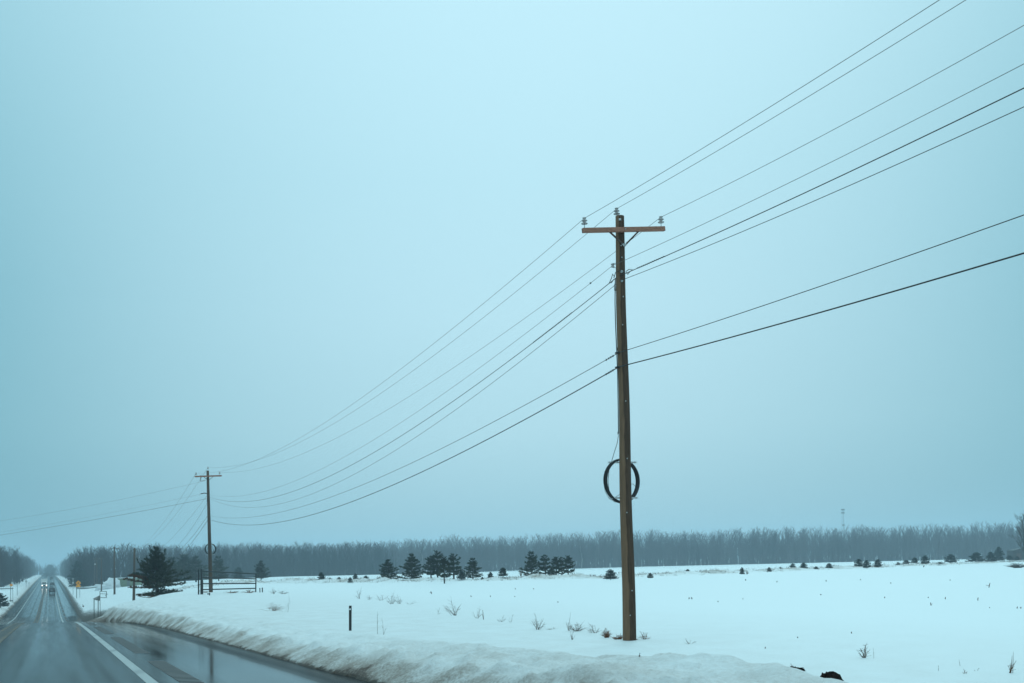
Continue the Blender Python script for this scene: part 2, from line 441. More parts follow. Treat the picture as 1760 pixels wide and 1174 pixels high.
ba = node('ShaderNodeMath', operation='ADD'); link(at_d.outputs['Fac'], ba.inputs[0]); ba.inputs[1].default_value = 0.10; link(ba.outputs[0], bm_.inputs[1])
link(bm_.outputs[0], bp.inputs['Height']); link(bp.outputs[0], b.inputs['Normal'])
M['snow'] = m

g = np_mesh('snow_ground', np.stack([X, Y, Z], -1).reshape(-1, 3), Fq, m, True)
g['kind'] = 'structure'
ft = foot(Y); u = X0 - ft; v = lfoot(Y) - X0
nearf = 1 - ss(75, 110, Y)
wob = fbm(X0 * 0.8 + 0.5 * Y, Y * 0.8, 4, 81)
dirt = np.interp(u + 0.30 * wob + 0.35 * fbm(X0 * 3.0, Y * 2.4, 3, 83), [-1, 0, 0.15, 0.65, 0.95, 1.5, 2.4, 4.4, 8, 14, 22], [0.95, 0.80, 0.50, 0.38, 0.17, 0.13, 0.14, 0.12, 0.09, 0.05, 0.0])
front = 1 - ss(17, 30, Y + 2.0 * wob)           # near the camera the whole ridge is grey, refrozen snow
dirt = np.maximum(dirt, front * np.interp(u, [0, 2.6, 3.4, 4.0], [0.24, 0.23, 0.18, 0.0]))
dirt = dirt * (nearf * 1.0 + (1 - nearf) * 0.45)
dl = np.interp(v, [-1, 0, 0.5, 2, 5], [0.9, 0.8, 0.4, 0.15, 0.0]) * 0.7
dirt = np.where(X0 > 0, dirt, dl)
weedy = ss(14, 26, X0) * np.exp(-((Y - fence_y(X)) / 3.0) ** 2) * 0.55 * (0.5 + fbm(X * 0.6, Y * 0.6, 3, 91))
dirt = np.maximum(dirt, weedy)
grav = np.interp(u, [-1, 0.0, 0.10, 0.35], [1, 0.75, 0.35, 0]) * (1 - ss(60, 80, Y))
patch = np.interp(u, [-0.5, 0, 2.2, 5.5], [1, 0.85, 0.62, 0]) * ss(74, 84, Y) * (1 - ss(120, 230, Y) * 0.55) * (1 - 0.35 * ss(200, 400, Y))
patch2 = np.interp(u, [-0.5, 0, 1.2, 2.0], [1, 0.8, 0.45, 0]) * ss(84, 120, Y)
grav = np.maximum(grav, np.maximum(patch * (1 - ss(170, 210, Y)), patch2))
grav = np.where(X0 > 0, grav, np.interp(v, [-1, 0, 0.4, 1.6], [1, 0.8, 0.5, 0]))
for nm, arr in (('dirt', dirt), ('gravel', grav)):
    a = g.data.attributes.new(nm, 'FLOAT', 'POINT'); a.data.foreach_set('value', np.clip(arr, 0, 1).ravel().astype(np.float32))

# ------------------------------------------------------------------ wet road
def strip(name, xa, xb, material, lift, y0=-60, y1=1400, ncol=2, breaks=None):
    yy = steps([(-60, 6, 4, 1), (6, 100, 0.5, 1.5), (100, 400, 2, 6), (400, 1400, 10, 40)])
    yy = yy[(yy >= y0) & (yy <= y1)]
    yy = np.unique(np.concatenate([yy, [y0, y1]]))
    cols = np.linspace(0, 1, ncol)
    XA = xa(yy) if callable(xa) else np.full_like(yy, xa)
    XB = xb(yy) if callable(xb) else np.full_like(yy, xb)
    G0 = XA[:, None] + (XB - XA)[:, None] * cols[None]
    YY = np.repeat(yy[:, None], ncol, 1)
    V = np.stack([G0 - KX * YY, YY, road_z(YY) + lift + road_crown(G0)], -1).reshape(-1, 3)
    n = len(yy); ix = np.arange(n * ncol).reshape(n, ncol)
    Q = np.stack([ix[:-1, :-1], ix[:-1, 1:], ix[1:, 1:], ix[1:, :-1]], -1).reshape(-1, 4)
    return V, Q
def road_crown(x0): return 0.0 * x0
m, nt, b = new_mat('wet_asphalt')
geo = node('ShaderNodeNewGeometry'); sp = node('ShaderNodeSeparateXYZ'); link(geo.outputs['Position'], sp.inputs[0])
x0n = node('ShaderNodeMath', operation='MULTIPLY_ADD'); link(sp.outputs['Y'], x0n.inputs[0]); x0n.inputs[1].default_value = KX; link(sp.outputs['X'], x0n.inputs[2])
cmb = node('ShaderNodeCombineXYZ'); link(x0n.outputs[0], cmb.inputs[0])
ysc = node('ShaderNodeMath', operation='MULTIPLY'); link(sp.outputs['Y'], ysc.inputs[0]); ysc.inputs[1].default_value = 0.035; link(ysc.outputs[0], cmb.inputs[1])
ns = node('ShaderNodeTexNoise'); ns.inputs['Scale'].default_value = 2.4; ns.inputs['Detail'].default_value = 5; link(cmb.outputs[0], ns.inputs['Vector'])
nb = node('ShaderNodeTexNoise'); nb.inputs['Scale'].default_value = 0.16; nb.inputs['Detail'].default_value = 3; link(geo.outputs['Position'], nb.inputs['Vector'])
nf = node('ShaderNodeTexNoise'); nf.inputs['Scale'].default_value = 60; nf.inputs['Detail'].default_value = 3; link(geo.outputs['Position'], nf.inputs['Vector'])
wobn = node('ShaderNodeMath', operation='MULTIPLY_ADD'); link(nb.outputs['Fac'], wobn.inputs[0]); wobn.inputs[1].default_value = 0.35; link(x0n.outputs[0], wobn.inputs[2])
tm = node('ShaderNodeMapRange'); tm.inputs['From Min'].default_value = -9.0; tm.inputs['From Max'].default_value = 6.0; link(wobn.outputs[0], tm.inputs['Value'])
def pos(x0): return (x0 + 0.175 + 9.0) / 15.0
trk = node('ShaderNodeValToRGB')   # wheel tracks: 0 = dry dark rut edge, 1 = film of water
tr = trk.color_ramp
tr.elements[0].position = 0; tr.elements[0].color = (0.75,) * 3 + (1,)
tr.elements[1].position = 1; tr.elements[1].color = (0.80,) * 3 + (1,)
for xx, vv in ((-8.2, 0.7), (-5.9, 0.9), (-5.55, 0.6), (-5.3, 0.9), (-4.1, 0.9), (-3.8, 0.58), (-3.5, 0.85), (-2.7, 0.8), (-2.35, 0.45), (-1.75, 0.85), (-1.35, 0.95), (-1.15, 0.62), (-0.75, 0.62), (-0.6, 0.95), (-0.3, 0.75), (0.45, 0.75), (0.7, 0.98), (0.82, 0.60), (1.2, 0.62), (1.35, 0.9), (1.7, 0.7), (2.2, 0.7), (3.2, 0.95), (4.6, 0.9), (5.0, 0.25)):
    e = tr.elements.new(pos(xx)) if len(tr.elements) < 32 else None
    if e: e.color = (vv,) * 3 + (1,)
link(tm.outputs[0], trk.inputs[0])
wet = node('ShaderNodeMath', operation='MULTIPLY_ADD'); link(ns.outputs['Fac'], wet.inputs[0]); wet.inputs[1].default_value = 0.9
w2 = node('ShaderNodeMath', operation='SUBTRACT'); link(trk.outputs[0], w2.inputs[0]); w2.inputs[1].default_value = 0.45; link(w2.outputs[0], wet.inputs[2]); wet.use_clamp = True
rr = node('ShaderNodeMapRange'); rr.inputs['To Min'].default_value = 0.30; rr.inputs['To Max'].default_value = 0.06; link(wet.outputs[0], rr.inputs['Value']); link(rr.outputs[0], b.inputs['Roughness'])
rc = node('ShaderNodeValToRGB'); rc.color_ramp.elements[0].color = (0.020, 0.020, 0.020, 1); rc.color_ramp.elements[1].color = (0.040, 0.041, 0.041, 1); link(wet.outputs[0], rc.inputs[0]); link(rc.outputs[0], b.inputs['Base Color'])
b.inputs['IOR'].default_value = 1.33; 
spr = node('ShaderNodeMapRange'); spr.inputs['From Min'].default_value = 1.8; spr.inputs['From Max'].default_value = 3.0; spr.inputs['To Min'].default_value = 0.012; spr.inputs['To Max'].default_value = 0.09; link(x0n.outputs[0], spr.inputs['Value']); 
edb = node('ShaderNodeMapRange'); edb.inputs['From Min'].default_value = 4.62; edb.inputs['From Max'].default_value = 4.95; edb.inputs['To Min'].default_value = 1.0; edb.inputs['To Max'].default_value = 0.06; link(wobn.outputs[0], edb.inputs['Value'])
spm = node('ShaderNodeMath', operation='MULTIPLY'); link(spr.outputs[0], spm.inputs[0]); link(edb.outputs[0], spm.inputs[1]); link(spm.outputs[0], b.inputs['Specular IOR Level'])
bp = node('ShaderNodeBump'); bp.inputs['Strength'].default_value = 0.04; bp.inputs['Distance'].default_value = 0.01; link(nf.outputs['Fac'], bp.inputs['Height']); link(bp.outputs[0], b.inputs['Normal'])
M['road'] = m
V, Q = strip('road', lambda y: np.full_like(y, -8.6) - 0.6, lambda y: foot(y) + 0.25, m, 0, ncol=6)
o = np_mesh('road', V, Q, m, True); o['kind'] = 'structure'

def marking(name, xa, xb, m, lift=0.004, y0=-60, y1=1150, segs=None):
    VV = []; QQ = []; k = 0
    for a, c in (segs or [(y0, y1)]):
        V, Q = strip(name, xa, xb, m, lift, a, c)
        VV.append(V); QQ.append(Q + k); k += len(V)
    o = np_mesh(name, np.concatenate(VV), np.concatenate(QQ), m); o['kind'] = 'structure'; return o
M['whiteline'] = mat('worn_white_line_paint', (0.38, 0.39, 0.38), 0.4, (0.17, 0.18, 0.18), 1.3, (1, 0.25, 1), lo=0.25, hi=0.48)
M['yellowline'] = mat('worn_yellow_line_paint', (0.13, 0.070, 0.022), 0.5, (0.04, 0.028, 0.022), 0.9, (1, 0.3, 1), lo=0.40, hi=0.62)
# milled grooves: dark and rusty, ribbed across
m, nt, b = new_mat('milled_grooves')
geo = node('ShaderNodeNewGeometry'); sp = node('ShaderNodeSeparateXYZ'); link(geo.outputs['Position'], sp.inputs[0])
# distance along the road
al = node('ShaderNodeMath', operation='MULTIPLY_ADD'); link(sp.outputs['X'], al.inputs[0]); al.inputs[1].default_value = -0.0; link(sp.outputs['Y'], al.inputs[2])
sn = node('ShaderNodeMath', operation='MULTIPLY'); link(al.outputs[0], sn.inputs[0]); sn.inputs[1].default_value = 2 * math.pi / 0.31
si = node('ShaderNodeMath', operation='SINE'); link(sn.outputs[0], si.inputs[0])
nn = node('ShaderNodeTexNoise'); nn.inputs['Scale'].default_value = 1.5; nn.inputs['Detail'].default_value = 5; link(geo.outputs['Position'], nn.inputs['Vector'])
rr = node('ShaderNodeMapRange'); rr.inputs['From Min'].default_value = -0.6; rr.inputs['From Max'].default_value = 0.5; link(si.outputs[0], rr.inputs['Value'])
c1 = node('ShaderNodeValToRGB'); c1.color_ramp.elements[0].position = 0.35; c1.color_ramp.elements[0].color = (0.018, 0.015, 0.014, 1); c1.color_ramp.elements[1].position = 0.75; c1.color_ramp.elements[1].color = (0.07, 0.040, 0.03, 1); link(nn.outputs['Fac'], c1.inputs[0])
mx = node('ShaderNodeMix', data_type='RGBA'); link(rr.outputs[0], mx.inputs[0]); link(c1.outputs[0], mx.inputs[6]); mx.inputs[7].default_value = (0.075, 0.075, 0.073, 1); link(mx.outputs[2], b.inputs['Base Color'])
r2 = node('ShaderNodeMapRange'); r2.inputs['To Min'].default_value = 0.85; r2.inputs['To Max'].default_value = 0.35; link(rr.outputs[0], r2.inputs['Value']); link(r2.outputs[0], b.inputs['Roughness'])
s2 = node('ShaderNodeMapRange'); s2.inputs['To Min'].default_value = 0.05; s2.inputs['To Max'].default_value = 0.5; link(rr.outputs[0], s2.inputs['Value']); link(s2.outputs[0], b.inputs['Specular IOR Level'])
M['groove'] = m
marking('edge_line_marking', 1.74, 1.96, M['whiteline'])
marking('far_edge_line_marking', -6.42, -6.22, M['whiteline'])
marking('centre_line_marking', -2.62, -2.44, M['yellowline'], 0.008)
marking('centre_line_marking', -2.06, -1.88, M['yellowline'], 0.008)
marking('centre_groove_strip', -2.44, -2.06, M['groove'])
segs = [(28.2 + 15.3 * k, 39.9 + 15.3 * k) for k in range(-5, 60)]
marking('shoulder_groove_strip', 2.36, 2.78, M['groove'], segs=segs)
segs = [(33 + 15.3 * k, 44.8 + 15.3 * k) for k in range(-5, 60)]
marking('far_shoulder_groove_strip', -7.15, -6.75, M['groove'], segs=segs)
# side road at the junction ahead
m2 = mat('wet_side_road', (0.10, 0.085, 0.072), 0.5, (0.05, 0.042, 0.036), 0.3, lo=0.3, hi=0.7)
for sgn in (1, -1):
    V = []; n = 8
    for i in range(n + 1):
        d = (5.0 + i * 4.5) if sgn > 0 else -(8.0 + i * 4.5)
        for w in (-9, 9):
            # perpendicular to the road, d across, w along
            cx = d * 0.9069 - 0.4214 * w - KX * 372; cy = 372 + d * 0.4214 + 0.9069 * w
            V.append((cx, cy, 0))
    V = np.array(V)
    zz = height(V[:, 0], V[:, 1], False)
    for i in range(n + 1):
        zz[2 * i:2 * i + 2] = zz[2 * i:2 * i + 2].max() + 0.06 if i > 0 else road_z(372.0) + 0.02
    V[:, 2] = zz
    Q = np.array([(2 * i, 2 * i + 2, 2 * i + 3, 2 * i + 1) if sgn > 0 else (2 * i, 2 * i + 1, 2 * i + 3, 2 * i + 2) for i in range(n)])
    o = np_mesh('side_road', V, Q, m2); o['kind'] = 'structure'

# ------------------------------------------------------------------ utility poles
PERP = Vector((0.9069, 0.4214, 0)); ALONG = Vector((-0.4214, 0.9069, 0)); UP = Vector((0, 0, 1))
def insulator(c, parent, s=1.0):
    c = Vector(c)
    b_ = MB().lathe(c, [(0.035 * s, 0.0), (0.085 * s, 0.0), (0.090 * s, 0.012 * s), (0.042 * s, 0.035 * s), (0.036 * s, 0.075 * s), (0.078 * s, 0.08 * s), (0.080 * s, 0.092 * s), (0.040 * s, 0.112 * s), (0.034 * s, 0.135 * s), (0.052 * s, 0.145 * s), (0.052 * s, 0.165 * s), (0.03 * s, 0.172 * s)])
    o = b_.build('insulator', M['porcelain'], parent, True)
    MB().tube([c - UP * 0.24 * s, c - UP * 0.001], 0.010 * s, 6).build('pin', M['galv'], o)
    return o
# ---- main pole
Y1 = 27.0
b1 = ground(1082, Y1); t1 = at(1064.5, 372, Y1)
ax = Vector(((b1.x + t1.x) / 2, Y1, 0)); 
pole1 = empty('utility_pole', b1, 'tall brown wooden utility pole with one reddish crossarm in the near snow field', 'utility pole')
def p1(h):      # axis point at height fraction
    return b1.lerp(t1, h)
def py1(py): return (1098 - py) / (1098 - 372.0)
n_seg = 40
pts = [b1 - UP * 0.5] + [p1(i / n_seg) + Vector((0.012 * math.sin(i * 0.35), 0, 0)) for i in range(n_seg + 1)]
rad = [0.190] + [0.186 - (0.186 - 0.118) * (i / n_seg) for i in range(n_seg + 1)]
# pole material: dark wet side and paler dry strip with a wavering edge, drawn from object space
m, nt, b = new_mat('main_pole_wood')
tcn = node('ShaderNodeTexCoord'); sp = node('ShaderNodeSeparateXYZ'); link(tcn.outputs['Object'], sp.inputs[0])
mp = node('ShaderNodeMapping'); mp.inputs['Scale'].default_value = (9, 9, 0.5); link(tcn.outputs['Object'], mp.inputs[0])
ng = node('ShaderNodeTexNoise'); ng.inputs['Scale'].default_value = 3.0; ng.inputs['Detail'].default_value = 7; ng.inputs['Roughness'].default_value = 0.7; link(mp.outputs[0], ng.inputs['Vector'])
mp2 = node('ShaderNodeMapping'); mp2.inputs['Scale'].default_value = (0.4, 0.4, 0.9); link(tcn.outputs['Object'], mp2.inputs[0])
nw = node('ShaderNodeTexNoise'); nw.inputs['Scale'].default_value = 1.2; nw.inputs['Detail'].default_value = 4; link(mp2.outputs[0], nw.inputs['Vector'])
sid = node('ShaderNodeMath', operation='MULTIPLY_ADD'); link(nw.outputs['Fac'], sid.inputs[0]); sid.inputs[1].default_value = 0.15; link(sp.outputs['X'], sid.inputs[2])
dz = node('ShaderNodeMath', operation='MULTIPLY_ADD'); link(sp.outputs['Z'], dz.inputs[0]); dz.inputs[1].default_value = 0.004; link(sid.outputs[0], dz.inputs[2])
edge = node('ShaderNodeMapRange'); edge.inputs['From Min'].default_value = 0.052; edge.inputs['From Max'].default_value = 0.078; link(dz.outputs[0], edge.inputs['Value'])
cA = node('ShaderNodeValToRGB'); cA.color_ramp.elements[0].position = 0.3; cA.color_ramp.elements[0].color = (0.115, 0.066, 0.038, 1); cA.color_ramp.elements[1].position = 0.7; cA.color_ramp.elements[1].color = (0.215, 0.124, 0.072, 1)
cB = node('ShaderNodeValToRGB'); cB.color_ramp.elements[0].position = 0.3; cB.color_ramp.elements[0].color = (0.034, 0.019, 0.012, 1); cB.color_ramp.elements[1].position = 0.7; cB.color_ramp.elements[1].color = (0.100, 0.056, 0.034, 1)
link(ng.outputs['Fac'], cA.inputs[0]); link(ng.outputs['Fac'], cB.inputs[0])
mx = node('ShaderNodeMix', data_type='RGBA'); link(edge.outputs[0], mx.inputs[0]); link(cA.outputs[0], mx.inputs[6]); link(cB.outputs[0], mx.inputs[7]); link(mx.outputs[2], b.inputs['Base Color'])
b.inputs['Roughness'].default_value = 0.8; b.inputs['Specular IOR Level'].default_value = 0.25
bp = node('ShaderNodeBump'); bp.inputs['Strength'].default_value = 0.6; bp.inputs['Distance'].default_value = 0.012; link(ng.outputs['Fac'], bp.inputs['Height']); link(bp.outputs[0], b.inputs['Normal'])
M['mainpole'] = m
MB().tube(pts, rad, 22).build('pole', m, pole1, True)
# crossarm on the near face
armc = at(1067, 398.3, Y1) - ALONG * 0.18
AL = 2.57
armdir = (at(1141, 396.8, Y1 + 0.50) - at(993, 400, Y1 - 0.58)).normalized()
armup = armdir.cross(-ALONG).normalized()
if armup.z < 0: armup = -armup
arm = MB().quadbox(armc, AL, 0.095, 0.122, (armdir, ALONG, armup)).build('crossarm', M['arm'], pole1, bevel=0.008)
MB().tube([armc - ALONG * 0.075, armc + ALONG * 0.05], 0.018, 8).build('bolt', M['galv'], arm)
knee = at(1068, 424, Y1) - ALONG * 0.165
for sgn, w in ((-1, 0.46), (1, 0.44)):
    MB().bar(armc + armdir * (sgn * w) - armup * 0.055 - ALONG * 0.0, knee + armdir * (sgn * 0.06) + UP * 0.03, 0.030, 0.040).build('brace', M['brace'], pole1)
kb = MB()
for sgn in (-1, 1):
    kb.bar(knee - UP * 0.03, knee + armdir * sgn * 0.085 + UP * 0.055, 0.012, 0.05)
kb.build('brace_bracket', M['galv'], pole1)
I_L = armc + armdir * (-AL / 2 + 0.085) + armup * 0.17
I_R = armc + armdir * (AL / 2 - 0.085) + armup * 0.17
I_T = p1(1.0) + Vector((-0.07, 0, 0.06))
insulator(I_L, pole1); insulator(I_R, pole1); insulator(I_T, pole1)
MB().quadbox(at(1065.5, 377, Y1 - 0.135), 0.06, 0.012, 0.055).build('number_tag', M['plastic'], pole1)
for hp, dx in ((425, 3), (445, 4), (512, 5), (560, 2), (690, 5), (788, 5), (880, 1), (1013, 9), (1055, 3)):
    q = p1(py1(hp)); MB().quadbox(q + Vector((dx * 0.011 - 0.02, -0.150 - 0.02 * (1 - py1(hp)) * 2, 0)), 0.02, 0.012, 0.028).build('nail_tag', M['signback'], pole1)
# bolts, plates and the small spool insulator on the pole
for py_, w in ((469, 0.07), (485, 0.06)):
    q = p1(py1(py_)) + Vector((0.01, -0.135, 0))
    MB().lathe(q, [(0.0, 0), (w * 0.55, 0), (w * 0.55, 0.014), (0.018, 0.016), (0.018, 0.035)], 10, (0, -1, 0)).build('bolt_plate', M['galv'], pole1)
sp_c = at(1053, 456.5, Y1 - 0.02)
spool = MB().lathe(sp_c - UP * 0.045, [(0.03, 0), (0.05, 0.0), (0.052, 0.02), (0.03, 0.035), (0.03, 0.055), (0.052, 0.07), (0.05, 0.09), (0.03, 0.09)], 12).build('spool_insulator', M['porcelain'], pole1, True)
for s_ in (0.06, -0.06): MB().bar(sp_c + UP * s_, p1(py1(456)) + UP * s_ + Vector((-0.05, 0, 0)), 0.03, 0.008).build('bracket_strap', M['galv'], spool)
# cable clamps for the two communication cables
for py_ in (606, 631):
    q = at(1061, py_, Y1 - 0.1)
    cl = MB().quadbox(q, 0.10, 0.10, 0.035, (armdir, ALONG, UP)).quadbox(q + Vector((0.09, 0.02, -0.01)), 0.05, 0.03, 0.10).build('cable_clamp', M['blackmetal'], pole1, bevel=0.005)
    MB().quadbox(q + Vector((-0.03, -0.03, -0.045)), 0.06, 0.04, 0.014, (armdir, ALONG, UP)).build('red_tag', M['rust'], cl)
# riser cables down the left edge of the pole to the coil
rp = [at(1057.5, 478, Y1), at(1057.0, 520, Y1), at(1058.0, 560, Y1), at(1060, 605, Y1), at(1061.5, 640, Y1), at(1062.5, 700, Y1), at(1063, 744, Y1)]
MB().tube(rp, 0.013, 6).build('riser_cable', M['cable'], pole1, True)
MB().tube([p + Vector((0.035, -0.02, 0)) for p in rp] , 0.009, 6).build('riser_cable', M['cable'], pole1, True)
for q_ in (at(1062.4, 744.5, Y1), at(1060.2, 600, Y1)): MB().quadbox(q_, 0.03, 0.04, 0.075).build('riser_clip', M['blackmetal'], pole1)
MB().tube([at(1057.0, 486, Y1), at(1055.6, 493, Y1), at(1056.3, 500, Y1), at(1058.5, 500, Y1), at(1059, 490, Y1)], 0.007, 5).build('drip_loop', M['wire'], pole1)

# ---- coil of spare cable hung on the pole
def coil(cx, cy, y, wpx, hpx, depth, loops, rc, label, tails=True):
    c = at(cx, cy, y + depth)
    k = y / F
    a = wpx / 2 * k; bb = hpx / 2 * k
    t = empty('cable_coil', c, label, 'cable coil')
    yaw = PERP
    cb = MB(); r2 = random.Random(5)
    for j in range(loops):
        da = -0.005 - 0.14 * (j / max(1, loops - 1)) * a * 1.0 + r2.uniform(-0.008, 0.008) * a; dd = r2.uniform(-0.03, 0.03)
        ph = r2.uniform(0, 6.28)
        ring = []
        for i in range(49):
            th = 2 * math.pi * i / 48
            flat = 1.0 + 0.012 * math.sin(3 * th + ph)
            dq = da * (0.5 + 0.75 * abs(math.cos(th)))
            ring.append(c + yaw * ((a + dq) * flat * math.cos(th)) / 0.9069 + UP * ((bb + dq) * math.sin(th) * flat) + ALONG * (dd + 0.015 * math.sin(th * 2 + ph)))
        cb.tube(ring, rc, 7, False)
    cb.build('cable_loops', M['cable'], t, True)
    return t, c, a, bb
coil1, cc, ca, cb_ = coil(1069, 826.5, Y1, 66, 77, 0.24, 13, 0.013, 'round coil of black spare cable hung behind the near utility pole')
for py_, x0_, x1_ in ((795, 1046, 1093), (856, 1048, 1095)):
    q0 = at(x0_, py_, Y1 + 0.12); q1 = at(x1_, py_ - 0.2, Y1 + 0.14)
    MB().bar(q0, q1, 0.03, 0.042).build('hanger_bar', M['signback'], coil1)
    for q in (q0, q1):
        ti = MB()
        for s1, s2 in ((1, 1), (-1, 1)):
            ti.bar(q + Vector((-0.045 * s1, -0.03, -0.04 * s2)), q + Vector((0.045 * s1, -0.03, 0.04 * s2)), 0.006, 0.006)
        ti.build('cable_tie', M['signback'], coil1)
MB().tube([at(1063, 748, Y1), at(1060.5, 763, Y1), at(1055, 780, Y1 + 0.1), at(1051, 794, Y1 + 0.2), at(1047, 806, Y1 + 0.2), at(1045, 826, Y1 + 0.2), at(1047, 845, Y1 + 0.2), at(1054, 857, Y1 + 0.2), at(1065, 850, Y1 + 0.25)], 0.008, 6).build('tail_cable', M['cable'], coil1, True)
MB().tube([at(1083, 832, Y1 + 0.2), at(1088, 832, Y1 + 0.2), at(1092, 836, Y1 + 0.2), at(1094, 842, Y1 + 0.2)], 0.006, 5).build('tail_cable', M['cable'], coil1, True)
MB().tube([at(1037.5, 830, Y1 + 0.2), at(1040, 845, Y1 + 0.2), at(1047, 857, Y1 + 0.2), at(1057, 863, Y1 + 0.2), at(1064, 863.5, Y1 + 0.25)], 0.006, 5).build('tail_cable', M['cable'], coil1, True)
MB().quadbox(at(1043.5, 817, Y1 + 0.18), 0.035, 0.05, 0.06).build('cable_strap', M['blackmetal'], coil1)

# ---- second pole
Y2 = 93.0
b2 = ground(362.5, Y2); t2 = at(357, 809, Y2)
pole2 = empty('utility_pole', b2, 'second wooden utility pole standing behind the black metal gate', 'utility pole')
MB().tube([b2 - UP * 0.4, b2, b2.lerp(t2, 0.5), t2], [0.19, 0.185, 0.155, 0.12], 12).build('pole', M['poleold'], pole2, True)
a2 = at(357.5, 818.7, Y2) - ALONG * 0.17
MB().quadbox(a2, 2.44, 0.10, 0.13, ((at(379, 818, Y2 + .5) - at(336, 819.3, Y2 - .5)).normalized(), ALONG, UP)).build('crossarm', M['arm'], pole2)
for sgn in (-1, 1):
    MB().bar(a2 + PERP * sgn * 0.42 - UP * 0.05, a2 + PERP * sgn * 0.05 - UP * 0.38, 0.04, 0.04).build('brace', M['brace'], pole2)
J_L = at(337, 816, Y2 - 0.5); J_R = at(377.5, 814.7, Y2 + 0.5); J_T = at(357.5, 806, Y2)
for j in (J_L, J_R): insulator(j + UP * 0.0, pole2, 1.15)
insulator(J_T, pole2, 1.15)
ln = [at(345.2, 817, Y2 - .3), at(344.6, 827.5, Y2 - .3)]
MB().tube([ln[0], ln[1]], 0.055, 8).build('strain_insulator', M['porcelain'], pole2)
MB().tube([at(345, 827.5, Y2 - .3), at(349, 826.5, Y2 - .2), at(353.5, 825, Y2 - .1)], 0.035, 6).build('strain_insulator', M['porcelain'], pole2)
MB().tube([at(346.8, 848.5, Y2 - .2), at(351, 847.6, Y2 - .1), at(357.5, 848.5, Y2)], 0.04, 6).build('bracket', M['brace'], pole2)
MB().lathe(at(346.3, 849.5, Y2 - .2), [(0.02, 0), (0.07, 0.01), (0.07, 0.09), (0.02, 0.1)], 8).build('spool_insulator', M['black'], pole2)
MB().tube([at(356.5, 858, Y2 - .2), at(355.5, 862, Y2 - .2)], 0.03, 6).build('bracket', M['blackmetal'], pole2)
coil2, *_ = coil(361.8, 944, Y2, 17.5, 19.5, 0.25, 4, 0.020, 'small coil of black cable hung on the second utility pole above the gate')
MB().bar(at(355, 935.5, Y2 + .2), at(369, 935.2, Y2 + .3), 0.03, 0.04).build('hanger_bar', M['galv'], coil2)
MB().bar(at(355, 953.5, Y2 + .2), at(369, 953.2, Y2 + .3), 0.03, 0.04).build('hanger_bar', M['galv'], coil2)

# ---- far poles down in the dip
def far_pole(px, base_y, top_px, top_y, y, r, label, arm_px=None, arm_y=None):
    b_ = ground(px, y); t_ = at(top_px, top_y, y)
    e_ = empty('utility_pole', b_, label, 'utility pole')
    MB().tube([b_ - UP * 0.4, t_], [r * 1.2, r * 0.8], 10).build('pole', M['poleold'], e_, True)
    if arm_px:
        p, q = at(arm_px[0], arm_y, y - 0.4), at(arm_px[1], arm_y - 0.3, y + 0.4)
        MB().bar(p, q, 0.12, 0.13).build('crossarm', M['poleold'], e_)
        for s_ in (p.lerp(q, 0.06), q.lerp(p, 0.06)):
            MB().lathe(s_ + UP * 0.06, [(0.03, 0), (0.08, 0.1), (0.03, 0.22)], 6).build('insulator', M['porcelain'], e_)
    return e_, b_, t_
e3, b3, t3 = far_pole(229.8, 1031, 231.3, 942, 159, 0.19, 'bare wooden pole without crossarm just left of the bushy pine')
e4, b4, t4 = far_pole(196.8, 1015, 196.4, 940, 235, 0.20, 'wooden pole with crossarm standing left of the pale green building', (188, 205), 943.5)
e5, b5, t5 = far_pole(174.3, 1016, 174.2, 958, 300, 0.17, 'thin distant pole without crossarm behind the empty metal frame')
e6, b6, t6 = far_pole(166.6, 1012, 166.2, 958, 366, 0.16, 'distant utility pole with crossarm before the dark roadside wood', (160, 172), 961)
e7, b7, t7 = far_pole(162.4, 1009, 162.6, 961, 420, 0.16, 'faint far pole carrying a small white lamp')
MB().lathe(at(163.4, 971, 419.5), [(0.1, 0), (0.28, 0.1), (0.28, 0.5), (0.1, 0.62)], 8).build('lamp', M['plastic'], e7)
e8, b8, t8 = far_pole(150.6, 1004, 150.6, 962, 500, 0.16, 'faintest leftmost pole with crossarm at the edge of the roadside wood', (145, 157), 963.5)

# ------------------------------------------------------------------ wires
def sag_curve(P, Q, S, n=40, t0=0.0, t1=1.0):
    return [P.lerp(Q, t) - UP * (4 * S * t * (1 - t)) for t in [t0 + (t1 - t0) * i / n for i in range(n + 1)]]
def fit_sag(P, Q, px, py):
    lo, hi = -1.0, 12.0
    for _ in range(40):
        S = (lo + hi) / 2
        pr = sorted(proj(p) for p in sag_curve(P, Q, S, 200))
        y = np.interp(px, [a for a, _ in pr], [c for _, c in pr])
        if y < py: lo = S
        else: hi = S
    return S
def right_span(P, off, pts):
    # the span running back past the camera towards the next pole behind it
    h0, S = P.z, 1.0
    for _ in range(8):
        Q = Vector((P.x + off.x, P.y + off.y, h0)); rows = []; rhs = []
        for px, py in pts:
            ts = np.linspace(0, 0.6, 2000)
            z = P.z + (h0 - P.z) * ts - 4 * S * ts * (1 - ts)
            xx = P.x + off.x * ts; yy = P.y + off.y * ts
            u_ = 880 + F * (xx * math.cos(ROLL) - (z - CAMZ) * math.sin(ROLL)) / np.maximum(yy, 0.5)
            i = int(np.argmin(np.abs(u_ - px))); t = ts[i]
            zz = CAMZ + (ray(px, py).z * yy[i])
            # height seen at that pixel
            rows.append((t, -4 * t * (1 - t))); rhs.append(zz - P.z)
        A = np.array(rows); sol = np.linalg.lstsq(A, np.array(rhs), rcond=None)[0]
        h0 = P.z + sol[0]; S = float(sol[1])
    return Vector((P.x + off.x, P.y + off.y, h0)), S
OFF0 = Vector((31.4, -66.0, 0))
